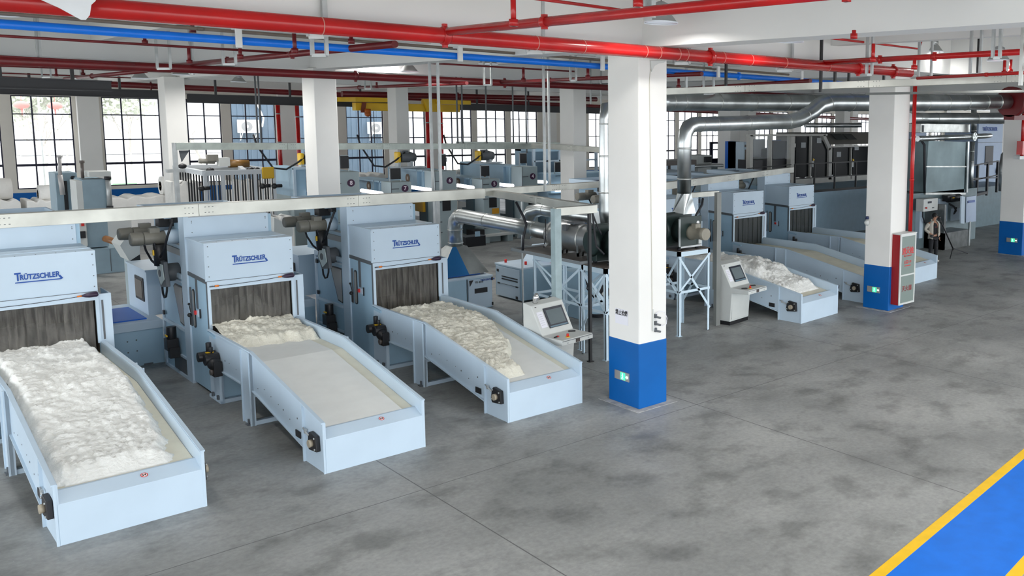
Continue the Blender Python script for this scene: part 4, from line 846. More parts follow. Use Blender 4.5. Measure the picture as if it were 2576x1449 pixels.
# brown platform under the canister, white steel stands
pl = thing('steel_platform', 'brown steel platform on pale blue legs under the canister', 'platform', (hx, 16.6, 0))
MB().box((hx-.62, 15.35, 1.96), (hx+.5, 17.95, 1.99)).build('deck', PLATE, pl); MB().box((hx-.65, 15.3, 1.95), (hx-.62, 18.0, 2.02)).box((hx+.5, 15.3, 1.95), (hx+.53, 18.0, 2.02)).box((hx-.62, 17.97, 1.95), (hx+.5, 18.0, 2.02)).box((hx-.62, 15.3, 1.95), (hx+.5, 15.33, 2.02)).build('deck_rim', mat('grey_rail', (.22, .24, .25), .4), pl, bevel=.004)
MB().box((hx-.5, 15.4, 1.82), (hx-.42, 17.3, 1.95)).box((hx+.38, 15.4, 1.82), (hx+.46, 17.3, 1.95)).build('deck_beam', FRAMEW, pl)
def stand(x0, y0, x1, y1, h, lab, braces=True):
    t = thing('steel_stand', lab, 'stand', ((x0+x1)/2, (y0+y1)/2, 0), group='pale blue angle-iron stands')
    for x in (x0, x1):
        for y in (y0, y1):
            sx = 1 if x == x0 else -1; sy = 1 if y == y0 else -1
            MB().box((x, y, .01), (x+sx*.07, y+sy*.012, h)).box((x, y, .01), (x+sx*.012, y+sy*.07, h)).box((x-.03, y-.03, 0), (x+.06*sx+.03, y+.06*sy+.03, .012)).build('leg', FRAMEW, t)
    MB().box((x0, y0, h-.12), (x1, y0+.012, h)).box((x0, y1-.012, h-.12), (x1, y1, h)).box((x0, y0, h-.12), (x0+.012, y1, h)).box((x1-.012, y0, h-.12), (x1, y1, h)).build('top_frame', FRAMEW, t)
    MB().box((x0, y0, h-.01), (x1, y1, h+.012)).build('top_plate', PLATE, t)
    zm = h*.52
    for a, b in (((x0, y0), (x1, y0)), ((x0, y1), (x1, y1)), ((x0, y0), (x0, y1)), ((x1, y0), (x1, y1))):
        MB().bar((*a, zm), (*b, zm), .012, .06).build('cross_bar', FRAMEW, t)
        MB().bar((*a, h-.12), (*b, .55), .012, .055).build('brace', FRAMEW, t)
    for a, b in (((x1, y0), (x0, y0)), ((x0, y1), (x0, y0))): MB().bar((*a, h-.12), (*b, zm), .012, .05).build('brace', FRAMEW, t)
    return t
stand(11.15, 14.55, 12.15, 15.38, 1.95, 'pale blue angle-iron stand under the blower, just left of the nearest pillar')
stand(13.62, 15.02, 14.62, 16.0, 2.0, 'pale blue angle-iron stand under the blower right of the nearest pillar')
stand(11.28, 15.6, 12.15, 17.4, 1.93, 'pale blue angle-iron legs under the brown platform')
# blowers
def blower(cx, cy, z0, lab, outlet=False):
    t = thing('blower', lab, 'blower', (cx, cy, z0)); h = .80
    MB().box((cx-.40, cy+.10, z0+.06), (cx+.40, cy+.40, z0+h)).ring([(cx, cy+.36, z0+.45), (cx, cy+.30, z0+.45)], .36, 28).box((cx-.42, cy+.38, z0+.04), (cx+.42, cy+.41, z0+h+.02)).build('blower_case', GREENB, t, bevel=.01)
    MB().ring([(cx-.41, cy+.25, z0+.45), (cx-.46, cy+.25, z0+.45)], [.30, .24], 24).build('side_dome', GREENB, t)
    MB().box((cx-.34, cy-.28, z0+.06), (cx+.36, cy-.25, z0+.78)).build('mounting_plate', GREENB, t, bevel=.006); MB().box((cx-.36, cy-.30, z0+.10), (cx-.33, cy-.26, z0+.74)).box((cx-.32, cy-.31, z0+.06), (cx+.34, cy-.27, z0+.10)).build('bright_edge', CHAN, t)
    MB().ring([(cx+.03, cy-.27, z0+.42), (cx+.03, cy+.12, z0+.42)], [.26, .30], 22).build('bearing_drum', GREENB, t)
    MB().ring([(cx+.05, cy-.25, z0+.40), (cx+.05, cy-.34, z0+.40), (cx+.05, cy-.40, z0+.40), (cx+.05, cy-.62, z0+.40), (cx+.05, cy-.64, z0+.40), (cx+.05, cy-.76, z0+.40)], [.19, .17, .135, .135, .145, .14], 20).box((cx-.04, cy-.5, z0+.5), (cx+.12, cy-.36, z0+.62)).build('drive_motor', mat('tan_grey_motor', (.27, .25, .20), .4, var=.1), t)
    MB().ring([(cx+.24, cy-.281, z0+.62), (cx+.24, cy-.285, z0+.62)], .045, 14).build('warning_sticker', mat('white_sticker', (.85, .85, .85), .5), t); MB().box((cx+.24, cy-.32, z0+.12), (cx+.33, cy-.28, z0+.22)).build('cable_gland', CONS, t)
    for x in (-.28, .28):
        for y in (-.2, .3): MB().cyl((cx+x, cy+y, z0), (cx+x, cy+y, z0+.06), .045, n=10).build('rubber_foot', RUB, t)
    return t
blower(11.72, 14.98, 1.962, 'dark green blower half hidden by the nearest pillar'); bl2 = blower(14.02, 15.35, 2.012, 'dark green blower with a tan motor right of the nearest pillar')
for x, y in ((11.65, 15.0), (13.95, 15.2)): pass
cb = thing('power_cables', 'black cables drooping to the left blower', 'cable', (11.9, 14.9, 3.1)); q = at(1490, 527, Y=14.9)
MB().ring(arc(q, at(1500, 620, Y=14.75), .05)+[at(1520, 640, Y=14.6)], .022, 8).build('cable', RUB, cb); MB().ring(arc(at(1488, 527, Y=15), at(1514, 590, Y=14.9), .05), .018, 8).build('cable', RUB, cb)
tag(MB().ring([at(1768, 500, Y=15.3), at(1766, 515, Y=15.2), at(1752, 540, Y=15.2), at(1742, 560, Y=15.2)], .03, 8).build('power_cable', RUB), 'thick black cable curving down to the right blower', 'cable')
tag(MB().ring([at(1298, 508, Y=17.6), at(1318, 548, Y=17.4), at(1324, 565, Y=17.3), at(1316, 600, Y=17.3), at(1315, 630, Y=17.3)], .028, 8).build('power_cable', RUB), 'thick black cable from the trunking to the brown platform', 'cable')
tag(MB().ring([Vector((11.55, 15.9, 1.9)), Vector((11.6, 15.8, 1.4)), Vector((11.85, 15.7, 1.1)), Vector((12.1, 15.7, 1.35)), Vector((12.0, 15.8, 1.75)), Vector((11.7, 15.8, 1.7)), Vector((11.6, 15.8, 1.3)), Vector((11.75, 15.7, 1.05))], .016, 8).build('cable_coil', RUB), 'loose black cable coil hanging under the brown platform', 'cable')
cq = at(1505, 793, Z=.03); cc = MB()
for i in range(5): cc.ring([Vector((cq.x+(.20+.015*i)*math.cos(w*.3), cq.y+(.20+.015*i)*math.sin(w*.3), .02+.02*i)) for w in range(22)], .013, 6, smooth=True)
tag(cc.build('cable_coil', RUB), 'coil of dark cable lying on the floor behind the stand', 'cable')
# second and third silver ducts left of the pillar
duct([(at(1318, 600, Y=20), .17), (at(1322, 560, Y=20), .17), (at(1337, 533, Y=19.8), .17), (at(1362, 526, Y=19.4), .17), (at(1500, 548, Y=16.9), .17)], 'silver duct behind the canister', joints=((1, .4), (3, .1), (3, .55)))
duct([(at(1524, 560, Y=15.6), .12), (at(1520, 530, Y=15.6), .12), (at(1519, 300, Y=15.6), .10), (at(1524, 270, Y=15.6), .10), (at(1560, 262, Y=15.9), .10)], 'slim vertical duct peeping out left of the nearest pillar', joints=((1, .2), (1, .6), (1, .95)))
# right blower's duct: square to round, vertical, elbow, run to the right with the S-bend
bx = thing('duct_transition', 'square-to-round steel piece on top of the right blower', 'duct', (14.02, 15.6, 2.8)); z0, z1 = 2.80, 3.28; n = 16; vs = []
ccx, ccy = at(1721, 500, Y=15.62).x, 15.62
sq = [(-.2, -.2), (.2, -.2), (.2, .2), (-.2, .2)]
ring_ = [(ccx+.17*math.cos(2*math.pi*i/n-math.pi*.75), ccy+.17*math.sin(2*math.pi*i/n-math.pi*.75), z1) for i in range(n)]
base_ = [(ccx+a, ccy+b, z0) for a, b in sq]; m = MB(); fs = []
for s_ in range(4):
    for i in range(4): fs.append((s_, 4+s_*4+i, 4+(s_*4+i+1) % n)[::-1])
    fs.append((s_, (s_+1) % 4, 4+(s_*4+4) % n))
m.add(base_+ring_, fs); m.build('transition_sheet', STEEL, bx)
dw = lambda px, y, w, Y: (at(px, y, Y=Y), w/2/F*depth(at(px, y, Y=Y)))
Yr = 15.62
top = at(1740, 317, Y=Yr)
P = [((ccx, Yr, 3.26), .165), ((ccx, Yr, at(1721, 360, Y=Yr).z), .165), ((ccx+.03, Yr, at(1721, 336, Y=Yr).z), .17), ((ccx+.13, Yr, at(1724, 322, Y=Yr).z+.02), .175), ((ccx+.30, Yr, at(1736, 313, Y=Yr).z), .18)]
P += [dw(1850, 310, 37, Yr), dw(1985, 306, 38, Yr), dw(2010, 300, 38, Yr), dw(2042, 282, 38, Yr), dw(2060, 266, 40, Yr), dw(2085, 258, 43, Yr), dw(2250, 258, 43, Yr), dw(2400, 258, 40, 15.1), dw(2535, 256, 36, 14.55)]
dd = duct(P, 'long silver duct from the right blower with an S-bend, ending at a red flange', n=28, joints=((0, .3), (0, .9), (4, .15), (4, .5), (5, .2), (5, .95), (7, .5), (9, .8), (10, .3), (10, .62), (11, .1), (11, .5), (11, .85), (12, .2), (12, .55), (12, .8)))
fl = thing('fire_damper', 'dark red damper at the right end of the long silver duct', 'damper', at(2545, 256, Y=14.5)); q = at(2540, 256, Y=14.5)
MB().ring([q, q+Vector((.3, 0, 0))], .52, 20).box(q+Vector((.0, -.2, -.62)), q+Vector((1.0, .2, -.45))).ring([q+Vector((.3, 0, .0)), q+Vector((1.6, 0, 0))], .40, 18).build('damper_body', REDD, fl)
duct([dw(1655, 257, 48, 19.0), dw(1672, 256, 46, 19), dw(1720, 256, 45, 19), dw(1900, 258, 42, 19), dw(2080, 258, 40, 19), dw(2300, 262, 32, 19)], 'silver duct running behind the S-bend duct', n=26, joints=((1, .3), (1, .9), (2, .45), (2, .95), (3, .4), (3, .75)))
MBq = at(1669, 247, Y=18.7); 
duct([dw(2288, 297, 26, 19.5), dw(2330, 298, 27, 19.5), dw(2576, 297, 28, 17.5)], 'silver duct crossing right of the second blue-based pillar', n=20, joints=((0, .5), (1, .1), (1, .5), (1, .85)))
duct([dw(2025, 315, 12, 26), dw(2165, 315, 12, 25)], 'thin dark steel tube left of the second blue-based pillar', STEELD, joints=((0, .3),))
# ================================================================ CONSOLES
def console(lab, x0, y0, rz=0):
    t = thing('control_console', lab, 'console', (x0, y0, 0), world=False, group='off-white operator consoles')
    w = .80
    MB().prism([(0, 0, .10), (0, -.05, .88), (0, -.55, .90), (0, -.55, 1.00), (0, -.02, 1.02), (0, .28, 1.60), (0, .50, 1.64), (0, .50, .10)], (w, 0, 0)).build('housing', CONS, t, bevel=.012)
    MB().box((.01, .01, 0), (w-.01, .50, .10)).build('plinth', BLACK, t); MB().box((.04, -.004-.028, .16), (w-.04, 0, .82)).build('door', CONS, t, bevel=.004)
    n_ = Vector((0, -.58, .30)).normalized(); u = Vector((0, .30, .58)).normalized(); o = Vector((0, -.02, 1.02))
    def pl(x, s, k=.0): return o+Vector((x, 0, 0))+u*s+n_*k
    def slab(xa, xb, sa, sb, k0, k1, nm, m, par): 
        o_ = MB().add([pl(xa, sa, k0), pl(xb, sa, k0), pl(xb, sb, k0), pl(xa, sb, k0), pl(xa, sa, k1), pl(xb, sa, k1), pl(xb, sb, k1), pl(xa, sb, k1)], [(0, 3, 2, 1), (4, 5, 6, 7), (0, 1, 5, 4), (1, 2, 6, 5), (2, 3, 7, 6), (3, 0, 4, 7)]).build(nm, m, par); return o_
    sc = slab(.24, .72, .12, .55, 0, .018, 'screen_bezel', SCRB, t); slab(.28, .68, .19, .50, .018, .022, 'screen_glass', SCR, sc); slab(.26, .70, .13, .16, .018, .021, 'screen_lower_edge', mat('blue_grey_edge', (.12, .20, .25), .4), sc)
    slab(.06, .21, .16, .50, .002, .005, 'paper_sheet', PAPER, t); g = MB()
    for i in range(6): s_ = .44-.045*i; g.add([pl(.08, s_, .007), pl(.17, s_, .007), pl(.17, s_+.006, .007), pl(.08, s_+.006, .007)], [(0, 1, 2, 3)])
    g.build('printed_lines', mat('grey_ink', (.4, .4, .45), .8), t, kind='stuff')
    slab(.07, .11, .60, .615, .0, .004, 'badge', BLACK, t)
    MB().box((.01, -.54, 1.0), (w-.01, -.03, 1.012)).build('desk_top', CONS, t, bevel=.003); MB().box((0, -.556, .985), (w, -.55, .995)).build('desk_seam', DARK, t)
    MB().box((.34, -.56, .915), (.44, -.55, .985)).build('lock_plate', mat('brown_plate', (.06, .045, .04), .5), t)
    for x in (.12, .66): MB().box((x, -.556, .93), (x+.03, -.55, .955)).build('key_plate', CHAN, t)
    MB().cyl((.28, -.40, 1.012), (.28, -.40, 1.022), .045, n=14).build('yellow_collar', YEL, t); MB().cyl((.28, -.40, 1.022), (.28, -.40, 1.08), .024, n=12).build('stop_button', REDS, t)
    return t
cA = console('off-white operator console beside the third conveyor, lamp on top', 8.95, 0)
cA.location = (9.26, 14.04, 0); cA.rotation_euler = (0, 0, .16); cA.scale = (1, 1, .93)
m = MB().ring([(.20, .38, 1.62), (.20, .38, 1.66), (.20, .36, 1.72), (.20, .34, 1.82)], [.05, .045, .07, .03], 12); o = m.build('signal_lamp', mat('chrome_lamp', (.75, .75, .75), .15, metal=.9), cA, label='small chrome lamp on the console top')
pl_ = thing('hand_tool', 'small dark and red pliers lying on the near console desk', 'tool', (9.42, 13.80, .945), .4, world=False); MB().box((-.07, -.012, .0), (.02, .012, .022)).build('dark_handle', BLACK, pl_, bevel=.005); MB().box((.02, -.02, 0), (.07, -.005, .018)).box((.02, .005, 0), (.07, .02, .018)).build('red_jaw', REDS, pl_)
o = MB().box((-.07, -.03, 0), (.07, .03, .02)).build('black_glove', BLACK, bevel=.01); o.location = (9.90, 13.98, .945); o.rotation_euler = (0, 0, -.6); tag(o, 'small black handset lying on the near console by the screen', 'handset')
cB = dup(cA, (15.27, 14.97, 0), .15, 'off-white operator console right of the nearest pillar beside the dark post', skip=('signal_lamp',)); cB.scale = (1, 1, .93)
for x, y, l in ((15.45, 14.66, 'small black glove at the left of the far console desk'), (15.9, 14.8, 'small black glove at the right of the far console desk')):
    o = MB().box((-.07, -.04, 0), (.07, .04, .02)).build('black_glove', BLACK, bevel=.01); o.location = (x, y, .945); o.rotation_euler = (0, 0, -.4); tag(o, l, 'glove')
# ================================================================ WHITE CLEANER CABINETS BEHIND THE CANISTER
t = thing('cleaner_cabinet', 'pale blue cabinet with two black slots left of the steel stands', 'machine', (13.1, 20.8, 0))
MB().box((13.1, 20.8, .04), (15.6, 22.1, .90)).build('cabinet_body', PAINTD, t); MB().box((13.08, 20.78, .90), (15.62, 22.12, .95)).build('cabinet_top', PAINT, t, bevel=.01)
MB().box((13.08, 20.86, .05), (13.10, 22.04, .88)).build('slotted_door', PAINT, t, bevel=.006); MB().box((13.07, 20.95, .60), (13.085, 21.75, .63)).box((13.07, 20.95, .53), (13.085, 21.75, .56)).build('vent_slot', BLACK, t, kind='stuff')
MB().box((13.07, 20.9, .40), (13.08, 22.0, .41)).build('door_seam', DARK, t); MB().box((13.07, 21.9, .72), (13.1, 22.0, .79)).box((13.07, 20.95, .38), (13.1, 21.05, .42)).box((13.07, 21.85, .38), (13.1, 21.95, .42)).box((13.07, 20.95, .06), (13.1, 21.05, .14)).build('latch', BLACK, t, kind='stuff')
for x, y in ((13.3, 21.9), (14.2, 21.0), (13.5, 21.2)): MB().cyl((x, y, .95), (x, y, 1.04), .035, n=10).build('red_button', REDS, t)
MB().box((14.2, 21.1, .95), (15.5, 21.9, .99)).build('blue_lid', BLUEL, t); MB().prism([(14.0, 21.5, .95), (15.4, 21.5, .95), (15.2, 21.5, 1.35), (14.3, 21.5, 1.35)], (0, .6, 0)).build('raised_housing', PAINT, t)
t = thing('exhaust_cabinet', 'pale blue machine side with a round black opening behind the stands', 'machine', (13.2, 17.9, 0))
MB().box((13.0, 18.0, .0), (15.4, 18.9, 1.18)).build('machine_side', PAINTD, t, bevel=.02); MB().ring([(13.7, 17.99, .60), (13.7, 17.97, .60)], .2, 20).build('round_opening', BLACK, t); MB().ring([(13.7, 17.96, .60), (13.7, 17.94, .60)], .07, 12).build('opening_hub', CONS, t)
MB().box((14.4, 17.97, .85), (15.1, 18.0, 1.0)).box((14.5, 17.97, .35), (14.8, 18.0, .45)).build('dark_slot', BLACK, t, kind='stuff')
# ================================================================ ROW OF NUMBERED PRESSES
TL = {8: ((910, 479), (960, 487), 13.95), 7: ((1035, 471), (1084, 478), 15.85), 6: ((1151, 466), (1190, 472), 17.65), 5: ((1257, 464), (1290, 467), 19.5), 4: ((1353, 457), (1374, 458), 21.2)}
def press(x0, x1, zt, zb, depth_, num, px_mid, lab, logo=True):
    t = thing('numbered_card', lab, 'machine', ((x0+x1)/2, 31.7, 0), group='grey-blue numbered carding machines')
    MB().box((x0, 31.7, zb), (x1, 32.5, zt)).build('end_box', GREYP, t, bevel=.01)
    MB().box((x0, 31.69, zb), (x0+.02, 31.7, zt)).build('corner_seam', DARK, t)
    tb = MB().box((x0+.12, 32.5, zb+.02), (x1-.12, 31.7+depth_, zt-.02)).box((x0, 32.5, zt-.06), (x1, 31.7+depth_, zt)).box((x0, 32.5, zb), (x1, 31.7+depth_, zb+.05)).build('top_beam', PAINTD, t)
    for y in (32.6, 33.1, 31.7+depth_-.05): MB().box((x0, y, zb), (x0+.12, y+.05, zt)).build('stiffener', PAINTD, t)
    if logo:
        c = Vector((x0+.115, 31.7+depth_*.62, (zb+zt)/2)); MB().ring([c, c-Vector((.012, 0, 0))], .17, 20).build('round_badge', RUST, t)
        MB().box((c.x-.016, c.y-.06, c.z-.06), (c.x-.012, c.y+.05, c.z+.06)).build('badge_mark', mat('pale_badge_mark', (.55, .48, .40), .6), t)
    cx = x0+(x1-x0)*.68; cz_ = (zt+zb)/2+.02
    MB().ring([(cx, 31.70, cz_), (cx, 31.685, cz_)], .13, 18).build('number_disc', PURP, t); text(str(num), .20, SUBTLE, 'number', t, (cx, 31.683, cz_), bold=.02)
    MB().box((x0+.02, 31.66, cz_-.02), (x0+.28, 31.70, cz_+.01)).build('door_handle', DARK, t)
    # lower body
    MB().box((x0+.05, 31.7, 0), (x1, 32.4, 1.88)).build('lower_cabinet', GREYP, t, bevel=.01)
    w = MB().box((x0+.28, 31.685, 1.38), (x0+.62, 31.70, 1.78)).build('window_seal', BLACK, t, bevel=.03); MB().box((x0+.31, 31.675, 1.41), (x0+.59, 31.685, 1.75)).build('window_glass', SMOKE, w)
    for z in (1.72, .95, .55): MB().box((x0+.02, 31.66, z), (x0+.24, 31.70, z+.03)).build('door_handle', DARK, t)
    MB().box((x0, 32.4, 0), (x0+.06, 33.0, 1.9)).box((x0+.05, 33.0, .2), (x1-.1, 31.7+depth_, .9)).build('machine_bed', mat('dark_teal_machine', (.05, .09, .11), .5), t)
    MB().box((x0+.15, 32.4, 1.5), (x1-.05, 31.7+depth_, 1.56)).build('bright_rail', mat('bright_rail', (.7, .75, .8), .25, metal=.5), t)
    MB().box((x0-.1, 32.5, 1.3), (x1-.1, 33.4, 1.8)).build('yellow_guard', mat('ochre_guard', (.55, .30, .01), .5), t) if num in (6, 7) else None
    # bright tube light and rollers between beams
    MB().cyl(at(*TL[num][0], X=TL[num][2]), at(*TL[num][1], X=TL[num][2]), .07, n=8).build('tube_light', LINER, t)
    MB().box((x1+.02, 32.2, zb-.28), (x1+.5, 34.2, zb-.10)).build('under_gear', mat('dark_gear', (.03, .03, .035), .4), t)
    rr = random.Random(num); g = MB()
    for i in range(9): q = Vector((x1+rr.uniform(.05, .5), rr.uniform(32.2, 33.8), zb-.08)); g.box(q, q+Vector((rr.uniform(.06, .15), rr.uniform(.06, .2), rr.uniform(.04, .12))))
    g.build('small_fittings', CONS, t, kind='stuff')
    return t
press(12.55, 13.48, 3.0, 2.17, 4.0, 8, 0, 'grey-blue carding machine marked 8, touching the near-centre pillar')
press(14.61, 15.38, 2.56, 2.04, 3.4, 7, 0, 'low grey-blue carding machine marked 7, first full one right of the near-centre pillar'); press(16.30, 17.19, 2.9, 2.13, 3.9, 6, 0, 'tall grey-blue carding machine marked 6, crossed by the zinc droppers')
press(18.28, 19.05, 2.52, 2.09, 3.4, 5, 0, 'low grey-blue carding machine marked 5, with an amber notice beneath'); press(20.08, 20.82, 2.96, 2.12, 5.0, 4, 0, 'tall grey-blue carding machine marked 4, longest beam of the row')
o = MB().box((18.68, 31.67, 1.12), (18.98, 31.69, 1.34)).build('orange_notice', mat('amber_notice', (.65, .30, .01), .6)); tag(o, 'amber notice below a small cabinet window', 'notice')
# left part seen behind the second opener: machine 8's twin left of the pillar
t = thing('carding_machine', 'pale blue machine frame left of the near-centre pillar', 'machine', (at(735, 450, Y=34).x, 34, 0))
a, b = at(735, 423, Y=34), at(772, 500, Y=34); MB().box((a.x, 34, b.z+.1), (b.x, 36, a.z)).build('frame_box', PAINTD, t); MB().box((a.x, 33.9, b.z+.1), (a.x+.08, 34, a.z)).box((a.x+.5, 33.9, b.z+.1), (a.x+.56, 34, a.z)).box((a.x, 33.88, a.z-.05), (b.x, 34, a.z+.03)).build('frame_flange', PAINT, t, kind='stuff')
MB().box((a.x, 34, 0), (a.x+.5, 36, b.z+.1)).build('lower_cabinet', GREYP, t); MB().cyl((a.x+.5, 33.8, b.z+.25), (b.x, 33.8, b.z+.22), .05, n=8).build('tube_light', LINER, t); MB().box((a.x+.3, 33.7, b.z-.1), (a.x+.45, 33.8, b.z)).build('orange_part', ORA, t)
# monitors on the machines
def monitor(x0, y0, x1, y1, Y, lab):
    a, b = at(x0, y1, Y=Y), at(x1, y0, Y=Y); t = thing('machine_screen', lab, 'screen', ((a.x+b.x)/2, Y, a.z-.2), group='black screens on the carding machines')
    MB().box((a.x, Y-.03, a.z), (b.x, Y+.05, b.z)).build('screen_case', BLACK, t, bevel=.01); MB().box((a.x-.03, Y+.02, a.z-.18), (a.x, Y+.05, b.z+.03)).box((b.x, Y+.02, a.z-.18), (b.x+.03, Y+.05, a.z+.3)).box((a.x-.03, Y+.02, b.z), (b.x+.02, Y+.04, b.z+.03)).box((a.x, Y, a.z-.18), (b.x, Y+.2, a.z-.15)).build('screen_bracket', mat('pale_bracket', (.5, .55, .58), .4), t)
for q in ((857, 392, 876, 424, 32, 'black screen touching the near-centre pillar'), (983, 423, 1007, 451, 32, 'black screen low between the near-centre pillar and the yellow motor'), (1106, 389, 1121, 418, 32, 'black screen behind the zinc droppers'), (1211, 417, 1230, 443, 32, 'black screen just below the right yellow motor'), (1309, 386, 1324, 411, 32, 'black screen at the right end of the tallest card beam'), (1397, 408, 1412, 433, 32, 'black screen cut by the pillar left of the nearest one')): monitor(*q)
def topmotor(px, py, Y, zb, lab):
    c = at(px, py, Y=Y); t = thing('drive_motor', lab, 'motor', (c.x, Y, zb), group='yellow and grey motors on the carding machines')
    MB().ring([c+Vector((-.05, 0, 0)), c+Vector((.3, 0, 0)), c+Vector((.34, 0, 0)), c+Vector((.55, 0, 0))], [.20, .20, .22, .16], 16).box(c+Vector((0, -.1, .16)), c+Vector((.25, .1, .27))).build('motor_body', DARK, t); MB().box(c+Vector((-.22, -.16, -.22)), c+Vector((-.08, .2, .22))).build('yellow_guard', YEL, t, bevel=.05)
    MB().box((c.x-.3, Y-.2, zb), (c.x+.9, Y+.2, zb+.05)).box((c.x-.2, Y-.15, zb), (c.x-.1, Y+.15, c.z-.15)).box((c.x+.3, Y-.15, zb), (c.x+.4, Y+.15, c.z-.15)).build('motor_base', mat('pale_bracket', (.5, .55, .58), .4), t)
    cb_ = MB().ring([c+Vector((.1, -.1, .2)), c+Vector((-.3, -.15, -.1)), c+Vector((-.7, -.1, -.35)), c+Vector((-1.1, 0, -.3)), c+Vector((-1.6, 0, .5)), c+Vector((-1.7, 0, .9))], .035, 7).build('motor_cable', RUB, t)
topmotor(1010, 396, 34.2, 2.92, 'yellow and grey motor left of the zinc droppers'); topmotor(1211, 392, 34.5, 2.98, 'yellow and grey motor right of the zinc droppers'); topmotor(768, 400, 34.3, at(768, 422, Y=34.3).z, 'yellow and grey motor half hidden by the near-centre pillar')
# black steps and pallet on the floor before machine 6
p = at(1170, 612, Z=0); st = thing('step_stool', 'black two-tread step on the floor in front of machine 6', 'steps', p); w = .55
x0 = at(1160, 618, Z=0).x; MB().box((x0-.1, 31.0, 0), (x0+.75, 31.5, .38)).box((x0+.5, 31.5, 0), (x0+1.0, 32, .55)).build('step_body', BLACK, st); MB().box((x0-.1, 31.0, .38), (x0+.75, 31.5, .40)).build('step_tread', DARK, st); MB().box((x0+.3, 30.97, .38), (x0+.5, 31.0, .58)).build('grey_box', PAINTD, st)
p = at(1240, 606, Z=0); pt = thing('pallet', 'grey pallet with a flat sheet right of the black steps', 'pallet', p)
MB().box((p.x-.7, p.y-.5, .26), (p.x+.7, p.y+.6, .34)).build('flat_sheet', CONS, pt); MB().box((p.x-.65, p.y-.45, 0), (p.x-.4, p.y+.5, .26)).build('pallet_foot', GREYP, pt); MB().box((p.x+.4, p.y-.45, 0), (p.x+.65, p.y+.5, .26)).build('pallet_foot', GREYP, pt)
# grey control racks at right behind machine 4
t = thing('rack_frame', 'open blue-grey machine frame with dark windows behind machine 4', 'machine', (26, 33, 0)); a, b = at(1342, 375, Y=34), at(1500, 460, Y=34)
MB().box((a.x, 34, 0), (b.x, 35.5, .6)).box((a.x, 35.0, .6), (b.x, 35.5, a.z)).box((a.x, 34, a.z-.12), (b.x, 35.5, a.z)).build('frame_shell', PAINTD, t)
for i in range(6): x = a.x+(b.x-a.x)*i/5; MB().box((x-.06, 33.95, .6), (x+.06, 34.05, a.z)).build('frame_upright', PAINT, t)
for z in (1.4, 2.2, 3.0): MB().box((a.x, 33.95, z), (b.x, 34.02, z+.07)).build('frame_rail', PAINT, t)
for i in (0, 2, 4): x = a.x+(b.x-a.x)*i/5; MB().box((x+.15, 34.9, 1.6), (x+.9, 35, 2.1)).build('dark_window', DGLASS, t)
t = thing('card_bed', 'blue-grey machine bed with bright tube light right of machine 4', 'machine', (24, 31, 0)); a, b = at(1385, 438, Y=32), at(1530, 478, Y=32); MB().box((a.x, 32, b.z), (b.x, 33, a.z)).box((a.x, 31.95, a.z-.05), (b.x, 32, a.z)).box((a.x, 32.2, 0), (b.x, 33, b.z)).build('bed_body', PAINTD, t); MB().cyl((a.x+.1, 31.8, b.z+.15), (a.x+1.6, 31.8, b.z+.1), .06, n=8).build('tube_light', LINER, t)
t = thing('carding_machine', 'blue-grey machine body with dark openings under the centre trunking', 'machine', (22, 28, 0)); MB().box((20.4, 28.0, 0), (26.5, 30, 1.75)).build('machine_body', GREYP, t); MB().box((20.9, 27.97, 1.15), (23.4, 28.0, 1.6)).box((23.8, 27.97, .3), (25.8, 28, 1.5)).build('dark_opening', BLACK, t, kind='stuff')
# ================================================================ LEFT REAR: winder, rolls, cage
t = thing('batting_winder', 'tall blue-grey winder column with a round hole, behind the trunking at the left', 'machine', (5.9, 33.3, 0))
def quadbox(m, x0, y0, x1, y1, Y, dpt): a, b = at(x0, y1, Y=Y), at(x1, y0, Y=Y); return m.box((a.x, Y, a.z), (b.x, Y+dpt, b.z))
WIN = mat('winder_blue_grey', (.26, .36, .42), .45, var=.05)
quadbox(MB(), 212, 450, 265, 530, 33.5, 1.2).build('column_box', WIN, t, bevel=.015); a = at(212, 530, Y=33.5); b = at(268, 530, Y=33.5); MB().box((a.x+.02, 33.6, .8), (b.x+.02, 34.6, a.z+.02)).build('column_lower', WIN, t)
MB().box((a.x-.15, 33.5, .8), (a.x, 34.4, at(212, 455, Y=33.5).z)).build('white_edge', CONS, t)
q = at(208, 448, Y=33.9); q2 = at(206, 406, Y=33.9); MB().cyl(q, q2, .045, n=10).cyl(q2-Vector((0, 0, .05)), q2+Vector((0, 0, .03)), .07, n=10).build('cylinder_rod', mat('brown_steel_rod', (.13, .11, .10), .3), t)
q = at(272, 460, Y=33.4); MB().cyl((q.x, 33.4, at(272, 520, Y=33.4).z), (q.x, 33.4, q.z+.1), .07, n=12).build('air_cylinder', CHAN, t); MB().cyl((q.x, 33.4, q.z+.1), (q.x, 33.4, q.z+.2), .09, n=12).cyl((q.x, 33.4, at(272, 525, Y=33.4).z), (q.x, 33.4, at(272, 518, Y=33.4).z), .09, n=12).build('cylinder_cap', BLACK, t, kind='stuff')
MB().box((q.x-.45, 33.45, q.z+.2), (q.x+.1, 34.2, q.z+.35)).build('top_arm', CONS, t)
a, b = at(235, 628, Y=33.3), at(323, 688, Y=33.3); MB().box((a.x-.6, 33.3, 0), (b.x, 35.2, a.z)).build('base_cabinet', WIN, t); MB().box((at(278, 650, Y=33.3).x-.008, 33.29, .05), (at(278, 650, Y=33.3).x+.008, 33.3, a.z-.02)).build('door_seam', DARK, t)
q = at(202, 500, Y=34); 
t2 = thing('batting_winder', 'second blue-grey winder column with slot and round hole, left of the first', 'machine', (5.6, 36, 0))
quadbox(MB(), 147, 434, 193, 560, 35.0, 1.0).build('column_box', WIN, t2, bevel=.015); a = at(147, 560, Y=35); MB().box((a.x, 35.05, 0), (at(195, 560, Y=35).x, 36, a.z+.02)).build('column_lower', WIN, t2)
